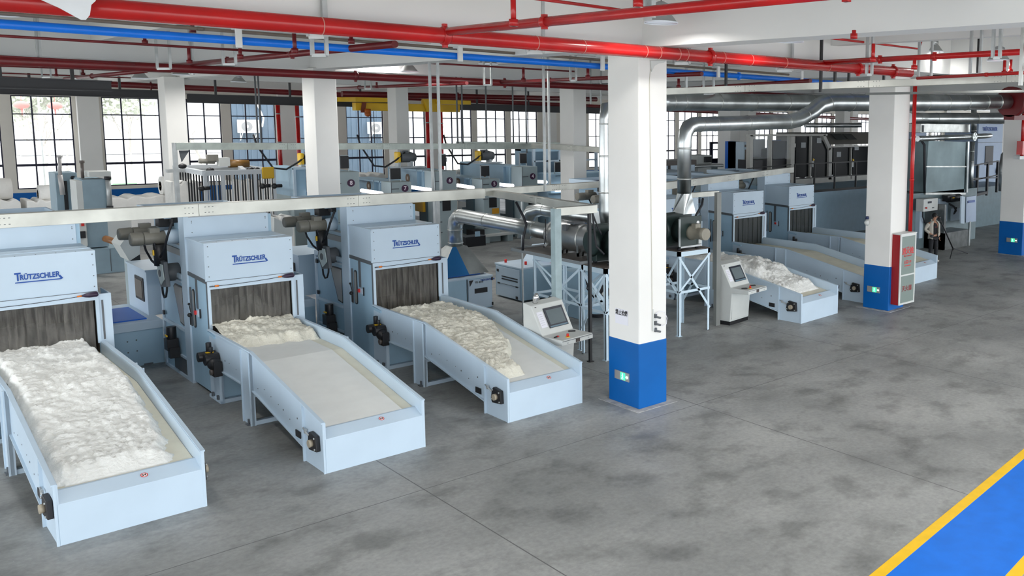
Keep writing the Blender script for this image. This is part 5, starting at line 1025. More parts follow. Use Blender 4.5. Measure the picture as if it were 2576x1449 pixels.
q = at(183, 447, Y=34.99); MB().ring([q, q-Vector((0, .02, 0))], .06, 14).build('round_hole', BLACK, t2); quadbox(MB(), 164, 455, 168, 528, 34.97, .02).build('black_slot', BLACK, t2)
q = at(151, 440, Y=34.8); q2 = at(150, 396, Y=34.8); MB().cyl(q, q2, .05, n=10).cyl(q2, q2+Vector((0, 0, .06)), .08, n=10).cyl(q, at(158, 490, Y=34.8), .07, n=10).build('cylinder_rod', mat('pale_steel_rod', (.45, .43, .42), .3), t2); MB().bar(at(183, 466, Y=34.7), at(205, 476, Y=34.7), .12, .25).bar(at(186, 485, Y=34.6), at(206, 491, Y=34.6), .05).build('winding_arm', CONS, t2)
t3 = thing('winder_roller', 'brown wooden roller resting beside the grey base cabinet', 'roller', at(265, 600, Y=33.4)); MB().cyl(at(265, 600, Y=33.4), at(300, 612, Y=32.8), .10, n=14).build('roller_body', WOOD, t3)
t4 = thing('switch_panel', 'white machine flank with a red push switch right of the left hood', 'panel', at(208, 600, Y=30)); quadbox(MB(), 199, 552, 216, 620, 30.0, .3).build('panel_body', CONS, t4); quadbox(MB(), 205, 562, 212, 569, 29.97, .03).build('red_switch', REDS, t4); quadbox(MB(), 201, 582, 215, 600, 29.9, .1).build('black_bracket', BLACK, t4); a = at(199, 620, Y=30); MB().box((a.x, 30, 0), (at(216, 620, Y=30).x, 30.3, a.z)).build('panel_leg', GREYP, t4)
def roll(px0, px1, py, rpx, Y, lab, end=True, fl=None):
    a, b = at(px0, py, Y=Y), at(px1, py, Y=Y); r = rpx/F*depth(a); t = thing('batting_roll', lab, 'roll', (a.x, Y, a.z-r), group='white batting rolls')
    n = 20; MB().ring([a+Vector((0, 0, 0)), Vector((b.x, Y, a.z))], r, 26).build('roll_body', ROLLW, t)
    for k in (.75, .5, .28): 
        MB().ring([a-Vector((.012, 0, 0)), a+Vector((.02, 0, 0))], r*k, 24).build('roll_layer', ROLLW, t)
    MB().ring([a-Vector((.03, 0, 0)), a+Vector((.05, 0, 0))], r*.08, 10).build('roll_core', BROWNI, t)
    return t, a, r
for q in ((96, 160, 488, 22, 38.7, 'white batting roll behind the winder columns'), (404, 425, 468, 24, 39.7, 'white batting roll end showing left of the window pillar'), (-60, 28, 478, 28, 38.7, 'white batting roll at the left edge'),): roll(*q)
def bale(x0, y0, x1, y1, Y, dpt, lab, m=ROLLW):
    a, b = at(x0, y1, Y=Y), at(x1, y0, Y=Y); z0 = max(0, a.z); mb = MB(); nx = 10; nzv = 5
    top = [(a.x+(b.x-a.x)*i/nx, b.z+.05*math.sin(i*1.7)+.03*math.cos(i*2.9)) for i in range(nx+1)]
    pts = [(a.x, Y, 0)]+[(b.x, Y, 0)]+[(x, Y, z) for x, z in top[::-1]]; mb.prism(pts, (0, dpt, 0)); o = mb.build('batting_stack', m, bevel=.04); tag(o, lab, 'batting', 'flat stacks of white batting'); return o
bale(-30, 504, 52, 560, 38, 1.5, 'stack of white batting at the left edge below the first window'); bale(72, 503, 148, 560, 38, 1.4, 'draped white batting in front of the roll behind the winder'); bale(278, 492, 426, 560, 39, 1.5, 'long stack of white batting under the second window')
bale(441, 457, 505, 560, 36, 1.0, 'white batting hanging inside the cage, left half'); bale(688, 453, 736, 480, 38, 1.4, 'upper white batting right of the cage'); bale(690, 495, 736, 540, 36, 1.2, 'lower white batting right of the cage'); bale(585, 455, 660, 560, 40, 1.2, 'white batting behind the cage bars')
bale(266, 540, 330, 625, 34.9, .6, 'white machine flank right of the winder column', mat('white_enamel', (.8, .8, .78), .4)); bale(905, 437, 970, 470, 36.5, 1.2, 'white batting showing right of the near-centre pillar'); bale(1150, 430, 1185, 460, 37.5, 1, 'white batting between the two yellow motors'); bale(690, 545, 740, 600, 33, 1, 'white machine flank between the second and third openers')
# white angular guard behind the first transfer cabinet
g = thing('angled_guard', 'white folded guard standing behind the transfer cabinet', 'guard', (5.0, 23.6, 0)); P = [at(x, y, Y=23.5) for x, y in ((302, 618), (318, 596), (352, 612), (352, 640), (326, 657))]
MB().prism(P, (0, .8, 0)).build('guard_sheet', CONS, g); a = P[-1]; MB().prism([at(326, 657, Y=23.49), at(352, 640, Y=23.49), at(354, 657, Y=23.49)], (0, .6, 0)).build('dark_underside', BLACK, g); MB().box((P[3].x-.2, 23.6, 0), (P[3].x, 24.0, P[4].z)).build('guard_foot', GREYP, g)
g = thing('angled_guard', 'white folded guard just right of the second hood', 'guard', (7.9, 23.6, 0)); P = [at(x, y, Y=24.5) for x, y in ((690, 548), (735, 570), (738, 590), (720, 615), (690, 600))]; MB().prism(P, (0, .8, 0)).build('guard_sheet', CONS, g); MB().box((P[1].x-.3, 24.6, 0), (P[1].x-.1, 25, P[3].z)).build('guard_foot', GREYP, g)
# cage machine
cg = thing('cage_machine', 'pale steel cage with dark vertical bars and a yellow corner plate', 'machine', (10.4, 34, 0)); Yc = 33.8
cl = at(440, 425, Y=37.6); cf = at(515, 436, Y=Yc); cr_ = at(688, 432, Y=Yc); zt = cf.z; zbm = .05
for x, y in ((cl.x, 37.6), (cf.x, Yc), (cr_.x, Yc), (at(561, 470, Y=Yc).x, Yc), (at(642, 470, Y=Yc).x, Yc)): MB().box((x-.05, y-.05, 0), (x+.05, y+.05, zt)).build('cage_post', mat('pale_zinc', (.52, .55, .58), .4), cg)
for a, b in (((cl.x, 37.6, zt), (cf.x, Yc, zt)), ((cf.x, Yc, zt), (cr_.x, Yc, zt)), ((cl.x, 37.6, zt), (cr_.x, 37.6, zt)), ((cf.x+1.2, Yc, zt+.02), (cr_.x, 37.6, zt+.02)), ((cr_.x, Yc, zt), (cr_.x, 37.6, zt))): MB().bar(a, b, .14, .16).build('top_rail', mat('pale_zinc', (.52, .55, .58), .4), cg)
n = 26
for i in range(n): x = cf.x+.1+(cr_.x-cf.x-.15)*i/(n-1); MB().box((x-.02, Yc-.02, .1), (x+.02, Yc+.02, zt-.08)).build('vertical_bar', BLACK if i % 3 else mat('pale_zinc', (.52, .55, .58), .4), cg)
for i in range(10): k = (i+1)/11; x = cl.x+(cf.x-cl.x)*k; y = 37.6+(Yc-37.6)*k; MB().box((x-.02, y-.02, .1), (x+.02, y+.02, zt-.08)).build('vertical_bar', BLACK, cg)
a, b = at(660, 450, Y=Yc-.1), at(689, 420, Y=Yc-.1); MB().box((a.x, Yc-.12, a.z), (b.x, Yc-.06, b.z)).build('yellow_plate', mat('ochre_plate', (.60, .36, .005), .5), cg, bevel=.04)
for px, py in ((507, 474), (660, 468), (690, 468)): q = at(px, py, Y=Yc-.1); MB().ball(q, .10, 10, 6).cyl(q, q+Vector((.25, 0, 0)), .06, n=8).build('black_roller_end', BLACK, cg)
for px, py in ((459, 417), (529, 427), (630, 426), (645, 426)): q = at(px, py+1, Y=Yc+.6); MB().ball(q, .13, 10, 6, (1, 1, .7)).build('pulley', BLACK, cg)
q = at(500, 405, Y=36); MB().ring([q+Vector((0, 0, 0)), q+Vector((.5, 0, -.03))], .09, 10).box(q+Vector((.25, -.1, .0)), q+Vector((.6, .1, .22))).build('drive_motor', MOTOR, cg); MB().box(q+Vector((.6, -.15, -.2)), q+Vector((.95, .15, .1))).build('gear_box', CONS, cg); MB().ring([q+Vector((.95, 0, -.12)), q+Vector((1.6, 0, -.15))], .15, 12).build('brown_motor', mat('brown_motor', (.20, .10, .02), .4), cg); MB().box(q+Vector((-1, -.1, -.38)), q+Vector((1.8, .1, -.26))).build('motor_beam', CHAN, cg)
a, b = at(527, 467, Y=Yc+.8), at(587, 476, Y=Yc+.8); MB().box((a.x, Yc+.8, b.z), (b.x, Yc+.85, a.z)).build('blue_strip', BLUEW, cg)
# ================================================================ RIGHT REAR
def fb(px0, py0, px1, py1, Y, dpt, name, m, par, bevel=0, label=None):
    return quadbox(MB(), px0, py0, px1, py1, Y, dpt).build(name, m, par, bevel, label)
FRM = mat('warm_grey_frame', (.56, .55, .51), .5, var=.06)
ca = thing('roller_card', 'long grey-framed carding machine with large dark windows on the platform', 'machine', (31, 27, 2.0)); Yc = 27.0
for q in ((1886, 337, 2082, 343), (1886, 340, 1895, 470), (1939, 343, 1943, 440), (1988, 343, 2000, 452), (2038, 343, 2043, 452), (2084, 372, 2094, 452), (2090, 364, 2290, 371), (2140, 371, 2144, 450), (2195, 371, 2199, 450), (2245, 371, 2250, 450), (1886, 436, 2000, 441), (1990, 446, 2290, 452)): fb(*q, Yc, .25, 'frame_bar', FRM, ca)
a, b = at(2060, 340, Y=Yc), at(2089, 376, Y=Yc); MB().bar((a.x+.4, Yc+.1, a.z), (b.x, Yc+.1, b.z), .2, .2).build('frame_bar', FRM, ca)
for q in ((2001, 343, 2038, 446), (2095, 371, 2140, 446), (2144, 371, 2195, 446), (2199, 371, 2245, 446), (2250, 371, 2290, 446)): fb(*q, Yc+.12, .02, 'dark_window', DGLASS, ca)
P = [at(x, y, Y=Yc+.12) for x, y in ((2043, 343), (2060, 343), (2084, 372), (2084, 446), (2043, 446))]; MB().prism(P, (0, .02, 0)).build('dark_window', DGLASS, ca)
for q in ((1896, 344, 1939, 400), (1944, 344, 1988, 400)): fb(*q, Yc+.1, .015, 'clear_window', GLASS, ca)
fb(1896, 400, 1988, 436, Yc+.3, 1.0, 'inner_works', mat('dark_gear', (.03, .03, .035), .4), ca); fb(1895, 350, 1925, 395, 29.5, .05, 'pale_panel', mat('pale_bracket', (.5, .55, .58), .4), ca); fb(1930, 352, 1965, 395, 29.6, .05, 'blue_panel', BLUEL, ca); fb(1975, 355, 1990, 400, Yc+.5, 1, 'inner_works', mat('dark_gear', (.03, .03, .035), .4), ca)
a, b = at(1995, 446, Y=27.4), at(2290, 371, Y=27.4); MB().box((a.x, 27.4, a.z), (b.x+1, 30.5, b.z)).build('dark_interior', mat('dark_interior', (.02, .02, .022), .6), ca)
a, b = at(2078, 364, Y=27.2), at(2290, 334, Y=28.2); MB().prism([(a.x, 27.2, a.z), (a.x, 28.4, b.z), (a.x, 30.5, b.z), (a.x, 30.5, a.z)], (b.x-a.x+1.2, 0, 0)).build('sloping_roof', mat('brown_grey_roof', (.24, .23, .21), .5), ca)
for q in ((2103, 337, 2129, 351), (2133, 337, 2155, 351)):
    a, b = at(q[0], q[3], Y=27.55), at(q[2], q[1], Y=27.55); MB().prism([(a.x, 27.50, a.z), (a.x, 27.90, b.z), (a.x, 27.94, b.z), (a.x, 27.54, a.z)], (b.x-a.x, 0, 0)).build('roof_window', SMOKE, ca, bevel=.02)
for px, py, s in ((2018, 372, .34), (2060, 395, .55), (2118, 385, .3), (2160, 400, .6), (2020, 425, .45)):
    q = at(px, py, Y=27.3); MB().ring([q, q+Vector((0, .08, 0))], s, 20).build('dark_roller', mat('dark_gear2', (.05, .052, .055), .35), ca)
for px, py in ((2015, 372), (2055, 360), (2105, 395), (2150, 378)): q = at(px, py, Y=27.1); MB().box(q, q+Vector((.35, .05, .25))).build('inner_bracket', mat('inner_grey', (.35, .38, .40), .4), ca)
for px, py in ((2045, 402), (2145, 403)): q = at(px, py, Y=26.98); MB().prism([(q.x, 26.97, q.z-.08), (q.x+.14, 26.97, q.z), (q.x, 26.97, q.z+.08)], (0, .02, 0)).build('yellow_arrow', YEL, ca); MB().box((q.x-.1, 26.95, q.z-.35), (q.x+.05, 27, q.z-.05)).build('window_latch', CONS, ca)
for q in ((1990, 452, 2290, 484),): fb(*q, 27.3, 2.6, 'lower_casing', mat('pale_casing', (.58, .58, .55), .5), ca); a = at(1990, 484, Y=27.3); b = at(2290, 484, Y=27.3); MB().box((a.x, 27.3, 0), (b.x, 29.9, a.z)).build('machine_bed', GREYP, ca)
for px in (2078, 2110, 2140, 2165, 2200, 2240): fb(px, 452, px+5, 484, 27.2, .1, 'casing_post', FRM, ca)
pf = thing('machine_platform', 'blue-grey platform wall with a black guard rail behind the farthest opener', 'platform', (32, 24, 0))
a, b = at(1990, 486, Y=24), at(2330, 600, Y=24); MB().box((a.x, 24, 0), (b.x+1, 27.0, a.z)).build('platform_body', mat('muted_blue_panel', (.33, .48, .60), .5, var=.04), pf)
for py, h in ((413, .05), (450, .04), (485, .10)): a, b = at(2000, py, Y=23.95), at(2300, py, Y=23.95); MB().bar((a.x, 23.93, a.z), (b.x, 23.93, a.z), .05, h).build('guard_rail', BLACK, pf)
for px in (2000, 2049, 2100, 2153, 2200, 2250): a, b = at(px, 486, Y=23.9), at(px, 413, Y=23.9); MB().box((a.x-.03, 23.9, at(2000, 486, Y=24).z), (a.x+.03, 23.96, at(2000, 413, Y=23.95).z)).build('rail_post', BLACK, pf)
a, b = at(1880, 424, Y=25), at(1990, 414, Y=25); MB().bar(a, b, .04).bar(a, a-Vector((0, 0, .6)), .05).build('guard_rail', BLACK, pf, label='short rail left of the machine', kind='stuff')
# cabinets and far console left of the card
t = thing('electric_cabinet', 'narrow pale cabinet with dark blue side at the left end of the grey-framed machine', 'cabinet', (28, 28, 0)); a, b = at(1870, 440, Y=28), at(1887, 357, Y=28); MB().box((a.x, 28, 0), (b.x, 29, b.z)).build('cabinet_body', PAINT, t); a2 = at(1862, 400, Y=28.5); MB().box((a2.x, 28.5, 0), (a.x, 29.2, b.z)).build('blue_side', BLUEL, t); fb(1874, 364, 1882, 370, 27.98, .02, 'brown_plate', PLATE, t); fb(1874, 376, 1882, 408, 27.98, .02, 'brown_window', mat('brown_tinted_glass', (.16, .14, .12), .2), t)
t = thing('operator_desk', 'grey operator desk with dark screen left of the pillar behind the ducts', 'console', (24, 27, 0)); fb(1756, 390, 1790, 440, 27, .8, 'desk_body', mat('grey_desk', (.33, .35, .34), .5), t); fb(1774, 394, 1791, 409, 26.9, .05, 'dark_screen', DGLASS, t, .02); fb(1749, 412, 1822, 423, 26.5, .9, 'desk_slab', STEELD, t, .05); a = at(1756, 440, Y=27); MB().box((a.x, 27, 0), (a.x+1.4, 27.8, a.z)).build('desk_foot', mat('grey_desk', (.33, .35, .34), .5), t)
t = thing('screen_frame', 'dark framed glass screen beyond the grey operator desk', 'frame', (26, 31, 0)); fb(1788, 357, 1792, 410, 31, .1, 'frame_bar', MULL, t); fb(1788, 357, 1810, 362, 31, .1, 'frame_bar', MULL, t); fb(1790, 398, 1812, 410, 31, .1, 'frame_bar', MULL, t); fb(1792, 362, 1810, 398, 31.02, .02, 'glass_pane', GLASS, t); a = at(1788, 410, Y=31); MB().box((a.x, 31, 0), (a.x+.9, 31.3, a.z)).build('frame_foot', GREYP, t)
t = thing('long_bench', 'dark-topped bench with pale blue panels right of the nearest pillar, far back', 'bench', (21, 26, 0)); a, b = at(1640, 406, Y=26), at(1752, 414, Y=26); MB().box((a.x, 26, b.z), (b.x, 27, a.z)).build('dark_top', mat('brown_dark_top', (.07, .055, .05), .4), t); MB().box((a.x, 26.1, 0), (b.x, 27, b.z)).build('bench_panel', PAINT, t)
for px in (1683, 1720): fb(px, 414, px+4, 450, 26.05, .05, 'dark_post', BLACK, t)
t = thing('top_guard', 'pale blue feeder top behind the right blower duct', 'machine', (20, 24, 0)); a, b = at(1668, 437, Y=24), at(1770, 460, Y=24); MB().box((a.x, 24, 0), (b.x, 26, a.z)).build('feeder_body', PAINT, t); MB().box((a.x, 23.95, a.z-.12), (b.x, 24, a.z-.06)).build('dark_groove', DARK, t)
# chute feeders and silver hood right of the second pillar
t = thing('chute_feeder', 'tall pale blue chute feeder with blue lettering at the far right', 'machine', (42, 23, 0)); a, b = at(2455, 480, Y=23), at(2524, 312, Y=23)
MB().box((a.x, 23, 0), (b.x, 25, b.z)).build('feeder_body', mat('mid_blue_panel', (.36, .46, .62), .45, var=.03), t, bevel=.02); fb(2478, 367, 2500, 416, 22.96, .04, 'oblong_window', BLACK, t, .03); q = at(2491, 325, Y=22.98); text('TRÜTZSCHLER', .26, LOGO, 'logo_lettering', t, q, bold=.03, fit=1.6); MB().box((a.x, 22.99, at(2490, 359, Y=23).z), (b.x, 23, at(2490, 358, Y=23).z)).build('panel_seam', DARK, t); q = at(2510, 430, Y=22.98); MB().ring([q, q-Vector((0, .03, 0))], .22, 16).build('round_port', BLACK, t)  # feeder panels in a plain mid blue
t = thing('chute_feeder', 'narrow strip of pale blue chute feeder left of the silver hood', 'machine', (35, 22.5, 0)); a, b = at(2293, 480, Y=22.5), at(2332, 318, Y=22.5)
MB().box((a.x, 22.5, 0), (b.x, 23.9, b.z)).build('feeder_body', mat('mid_blue_panel', (.36, .46, .62), .45, var=.03), t, bevel=.02); fb(2316, 383, 2331, 442, 22.46, .04, 'oblong_window', BLACK, t, .03); fb(2283, 350, 2294, 418, 22.6, .5, 'dark_opening', BLACK, t)
sh_ = thing('silver_hood', 'large flat silver sheet-metal hood right of the second blue-based pillar', 'hood', (32, 19, 2)); Ys = 19.0
P = [at(x, y, Y=Ys) for x, y in ((2336, 354), (2430, 357), (2425, 484), (2328, 484))]; HM = mat('painted_reflection_steel', (.20, .27, .29), .45, metal=.45, var=.3, scale=.6); MB().prism(P, (0, 1.1, 0)).build('hood_sheet', HM, sh_)  # grey-teal reflection is put into the steel's base colour
a, b = at(2329, 419, Y=Ys-.03), at(2430, 419, Y=Ys-.03); MB().bar(a, b, .06, .05).build('hood_flange', GALV, sh_); a, b = at(2326, 487, Y=Ys-.03), at(2427, 487, Y=Ys-.03); MB().bar(a, b, .1, .08).build('hood_flange', GALV, sh_)
a, b = at(2326, 352, Y=Ys-.06), at(2326, 486, Y=Ys-.06); MB().ring([a+Vector((-.1, .2, .1)), a+Vector((0, 0, -.2)), b], .05, 8).build('black_edge', RUB, sh_); a, b = at(2434, 356, Y=Ys-.02), at(2430, 484, Y=Ys-.02); MB().bar(a, b, .12, .12).build('hood_edge', STEEL, sh_)
t = thing('silver_box', 'shallow silver box above the hood, under the crossing duct', 'duct', (32, 19.4, 4.9)); fb(2316, 312, 2441, 334, 19.4, 1.2, 'box_sheet', GALV, t, .02); fb(2321, 315, 2325, 332, 19.37, .03, 'box_slot', DARK, t)
duct([(at(2308, 349, Y=18.7), .11), (at(2440, 344, Y=18.7), .11), (at(2480, 342, Y=18.7), .11), (at(2492, 341, Y=18.9), .09)], 'thin horizontal silver duct with two fan caps', joints=((0, .05), (0, .95)), n=16)
duct([(at(2450, 275, Y=19.2), .12), (at(2450, 335, Y=19.2), .12)], 'short vertical silver duct dropping to the right fan cap', joints=((0, .4), (0, .9)), n=16); duct([(at(2447, 356, Y=19.2), .10), (at(2443, 440, Y=19.2), .10), (at(2444, 484, Y=19.2), .08)], 'vertical silver duct along the right side of the hood', joints=((0, .3), (0, .6)), n=14)
for px, py, l in ((2296, 347, 'left round fan cap with dark blades'), (2450, 344, 'right round fan cap with dark blades')):
    q = at(px, py, Y=18.6); t = thing('fan_cap', l, 'fan', q); ax = Vector((0, -1, 0)); MB().ring([q, q+ax*.06], .18, 12).build('cap_disc', mat('pale_metal', (.62, .66, .64), .3, metal=.4), t)
    for k in range(5): w = math.radians(72*k+18); d_ = Vector((math.cos(w), 0, math.sin(w))); s_ = Vector((-d_.z, 0, d_.x)); MB().prism([q+ax*.06+d_*.03, q+ax*.06+d_*.15+s_*.03, q+ax*.06+d_*.15-s_*.03], ax*.004).build('fan_blade', BLACK, t)
lm = thing('air_unit', 'blue-grey machine under the silver hood with motor and open doors', 'machine', (32, 18.6, 0)); Yl = 18.5
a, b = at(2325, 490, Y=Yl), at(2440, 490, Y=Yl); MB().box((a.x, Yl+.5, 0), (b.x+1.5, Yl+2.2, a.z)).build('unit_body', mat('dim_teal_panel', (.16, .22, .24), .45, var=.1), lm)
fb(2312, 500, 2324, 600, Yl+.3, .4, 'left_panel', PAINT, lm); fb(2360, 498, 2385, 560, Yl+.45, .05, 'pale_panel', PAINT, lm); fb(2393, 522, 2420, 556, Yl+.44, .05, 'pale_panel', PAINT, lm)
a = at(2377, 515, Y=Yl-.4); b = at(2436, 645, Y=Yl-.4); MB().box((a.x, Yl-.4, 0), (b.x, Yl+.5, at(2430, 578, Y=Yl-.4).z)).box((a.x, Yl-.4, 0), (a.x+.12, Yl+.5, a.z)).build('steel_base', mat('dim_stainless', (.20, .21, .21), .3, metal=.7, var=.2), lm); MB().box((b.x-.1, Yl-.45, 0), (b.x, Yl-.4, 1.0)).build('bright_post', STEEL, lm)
q = at(2384, 500, Y=Yl+.2); MB().cyl(q, q+Vector((.9, 0, 0)), .16, n=14).box(q+Vector((-.2, -.12, -.1)), q+Vector((.4, .12, .14))).build('black_motor', BLACK, lm); MB().box(q+Vector((.1, -.17, .02)), q+Vector((.25, -.16, .06))).build('yellow_tag', YEL, lm)
MB().ring([at(x, y, Y=Yl) for x, y in ((2388, 513), (2400, 520), (2405, 530), (2400, 538), (2406, 522))], .04, 6).build('motor_cable', RUB, lm)
MB().ring([at(x, y, Y=Yl+.2) for x, y in ((2322, 500), (2321, 545), (2326, 560), (2345, 562), (2378, 553))], .03, 6).build('black_cable', RUB, lm)
cbx = thing('control_box', 'small off-white control box with display and red knob above the person', 'control box', at(2340, 533, Y=Yl-.1)); fb(2323, 498, 2360, 533, Yl-.1, .35, 'box_housing', CONS, cbx, .01); fb(2335, 506, 2344, 512, Yl-.12, .02, 'display', SCRB, cbx); q = at(2329, 523, Y=Yl-.12); MB().cyl(q, q+Vector((0, -.05, 0)), .035, n=10).build('red_knob', REDS, cbx); fb(2346, 521, 2350, 524, Yl-.12, .02, 'key_switch', DARK, cbx)
dr = thing('open_door', 'open pale blue cabinet door with a blue label right of the black motor', 'door panel', at(2422, 563, Y=Yl-.7)); P = [at(x, y, Y=Yl-.7) for x, y in ((2419, 493), (2428, 495), (2426, 563), (2417, 562))]; MB().prism(P, (0, .06, 0)).build('door_edge', PAINT, dr)
a0, a1 = at(2431, 496, Y=Yl-.65), at(2430, 560, Y=Yl-.65); b0, b1 = at(2456, 492, Y=Yl+.0), at(2455, 557, Y=Yl+.0); MB().prism([a0, b0, b1, a1], (.04, .06, 0)).build('door_leaf', mat('mid_blue_panel', (.36, .46, .62), .45), dr); MB().prism([a0.lerp(a1, .15).lerp(b0.lerp(b1, .15), .12)-Vector((0, .03, 0)), a0.lerp(a1, .15).lerp(b0.lerp(b1, .15), .8)-Vector((0, .03, 0)), a0.lerp(a1, .24).lerp(b0.lerp(b1, .24), .8)-Vector((0, .03, 0)), a0.lerp(a1, .24).lerp(b0.lerp(b1, .24), .12)-Vector((0, .03, 0))], (0, .01, 0)).build('blue_label', LOGO, dr)
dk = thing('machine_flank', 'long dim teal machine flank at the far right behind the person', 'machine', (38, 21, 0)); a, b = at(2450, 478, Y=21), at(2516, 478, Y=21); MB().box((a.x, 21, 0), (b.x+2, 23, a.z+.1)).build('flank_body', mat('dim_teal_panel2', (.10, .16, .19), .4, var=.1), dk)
for px, py0, py1 in ((2459, 413, 492), (2484, 408, 492), (2509, 404, 484)): a, b = at(px, py1, Y=20.6), at(px, py0, Y=20.6); MB().box((a.x-.05, 20.6, a.z), (a.x+.05, 20.7, b.z)).build('rail_post', BLACK, dk)
for (x0, y0), (x1, y1) in (((2440, 418), (2512, 405)), ((2440, 449), (2512, 447)), ((2440, 455), (2512, 440))): MB().bar(at(x0, y0, Y=20.6), at(x1, y1, Y=20.6), .05).build('guard_rail', BLACK, dk)
MB().bar(at(2440, 492, Y=20.4), at(2476, 484, Y=20.4), .3, .12).build('black_step', BLACK, dk)
duct([(at(2522, 480, Y=18), .17), (at(2523, 420, Y=18), .17), (at(2528, 392, Y=18.1), .17), (at(2540, 380, Y=18.3), .17)], 'dull vertical duct beside the farthest pillar', STEELD, joints=((0, .8),), n=14)
ff_ = thing('floor_tube', 'pale tube low on the floor behind the second pillar, its paleness a white light reflection', 'tube', at(2300, 560, Z=.1)); MB().cyl(at(2286, 556, Z=.3), at(2335, 556, Z=.3), .08, n=10).build('tube_body', CHAN, ff_); MB().cyl(at(2296, 563, Z=0.02), at(2296, 556, Z=.25), .03, n=6).build('tube_foot', CHAN, ff_)  # the tube's pale tone stands for a white light reflection
# stairs
stt = thing('steel_stairs', 'pale steel stair with black hand rails right of the red standpipe', 'stairs', at(2290, 590, Z=0)); Yt = 21.0
for i, (px, py) in enumerate(((2318, 510), (2307, 519), (2295, 529), (2284, 540), (2276, 549), (2268, 560))): a = at(px-8, py+4, Y=Yt); b = at(px+10, py-3, Y=Yt); MB().prism([a, (b.x, Yt, a.z), (b.x, Yt, b.z), (a.x+.1, Yt, b.z)], (0, 1.0, 0)).build('stair_tread', CHAN, stt)
MB().bar(at(2320, 503, Y=Yt-.03), at(2262, 572, Y=Yt-.03), .05, .28).build('stringer', PAINTD, stt); a = at(2325, 497, Y=Yt); MB().box((a.x-.6, Yt, a.z-.1), (a.x+.9, Yt+1.2, a.z)).build('stair_landing', BLACK, stt); MB().box((a.x+.3, Yt, 0), (a.x+.4, Yt+.1, a.z)).build('landing_leg', BLACK, stt)
for pts in (((2278, 449), (2292, 440), (2298, 437), (2304, 443), (2304, 500)), ((2278, 453), (2326, 453)), ((2278, 476), (2326, 476)), ((2278, 484), (2304, 463)), ((2311, 420), (2311, 500)), ((2278, 419), (2330, 419))):
    MB().ring([at(x, y, Y=Yt-.1) for x, y in pts], .035, 6).build('hand_rail', BLACK, stt)
# ================================================================ PILLAR FITTINGS
def exit_sign(cx, cy, w, h, X, rz, lab):
    c = at(cx, cy, X=X); ax = Vector((-math.sin(rz), math.cos(rz), 0))*-1; n_ = Vector((-math.cos(rz), -math.sin(rz), 0)); up = Vector((0, 0, 1))
    t = thing('exit_sign', lab, 'sign', c)
    def slab(a0, a1, b0, b1, k0, k1, nm, m): return MB().prism([c+ax*a0+up*b0+n_*k0, c+ax*a1+up*b0+n_*k0, c+ax*a1+up*b1+n_*k0, c+ax*a0+up*b1+n_*k0], n_*(k1-k0)).build(nm, m, t)
    slab(-w/2, w/2, -h/2, h/2, 0, .02, 'sign_plate', mat('brushed_sign_plate', (.42, .40, .38), .35, metal=.5)); slab(-.03*w/.4, .10*w/.4*1.0, -h*.42, h*.42, .02, .024, 'green_panel', GREENL)
    def P(a, b): return c+ax*(a*w)+up*(b*h)+n_*.0245
    m = MB(); m.ring([P(.07, .26)-n_*.0, P(.07, .26)+n_*.003], h*.08, 10)
    for (p, q) in (((.06, .16), (.075, -.08)), ((.075, -.08), (.11, -.22)), ((.075, -.08), (.03, -.18)), ((.03, -.18), (.0, -.3)), ((.11, -.22), (.10, -.34)), ((.06, .12), (.12, .02)), ((.06, .12), (.02, .02))): m.bar(P(*p), P(*q), .004, h*.07, up=n_)
    m.build('running_figure', WHITEL, t); m = MB(); m.prism([P(.30, -.09), P(.38, -.09), P(.38, -.2), P(.46, 0), P(.38, .2), P(.38, .09), P(.30, .09)], n_*.004); m.build('arrow', WHITEL, t)
exit_sign(1566, 945, .40, .155, 9.643, 0, 'exit sign with green running figure on the nearest pillar'); exit_sign(2198, 728, .40, .155, 19.485, .05, 'exit sign with green running figure on the second blue-based pillar'); exit_sign(2546, 604, .44, .16, 31.40, .06, 'exit sign with green running figure on the farthest pillar')
nb = at(1564, 796, X=9.645); t = thing('paper_notice', 'small paper notice with black writing on the nearest pillar', 'notice', nb); MB().box((9.640, nb.y-.175, nb.z-.14), (9.646, nb.y+.175, nb.z+.13)).build('paper', PAPER, t); text('禁止抽烟', .105, BLACK, 'printed_words', t, (9.638, nb.y, nb.z+.06), ax=(0, -1, 0), bold=.02, thick=.001, sx=.8)
cabl = thing('pillar_cable', 'thin pale cable running down the nearest pillar with small black taps', 'cable', (9.95, 11.65, 1.5)); Yp = 11.652
MB().ring([at(x, y, Y=Yp) for x, y in ((1660, 157), (1645, 160), (1637, 175), (1634, 200), (1638, 500), (1641, 780), (1642, 832))], .006, 6).build('cable', mat('ivory_cable', (.62, .60, .52), .5), cabl)
MB().prism([at(x, y, Y=Yp) for x, y in ((1636, 152), (1675, 152), (1668, 158), (1655, 160), (1645, 166), (1638, 180))], (0, -.02, 0)).build('white_bracket', CONS, cabl)
for px, py in ((1650, 797), (1650, 815), (1650, 832)): q = at(px, py, Y=Yp-.02); MB().cyl(q, q+Vector((.09, -.02, -.03)), .018, n=8).box(q-Vector((.02, .01, .02)), q+Vector((.02, .02, .05))).build('black_tap', DARK, cabl)
MB().ring([at(x, y, Y=Yp-.04) for x, y in ((1650, 790), (1660, 783), (1672, 785), (1678, 800), (1676, 815), (1668, 820), (1658, 818))], .006, 6).ring([at(x, y, Y=Yp-.02) for x, y in ((1648, 800), (1655, 808), (1650, 822), (1645, 818), (1648, 832))], .004, 6).build('white_tube', PAPER, cabl, kind='stuff'); MB().box((at(1642, 780, Y=Yp).x-.012, Yp-.02, at(1642, 832, Y=Yp).z), (at(1642, 780, Y=Yp).x+.012, Yp, at(1642, 778, Y=Yp).z)).build('tap_rail', CONS, cabl)
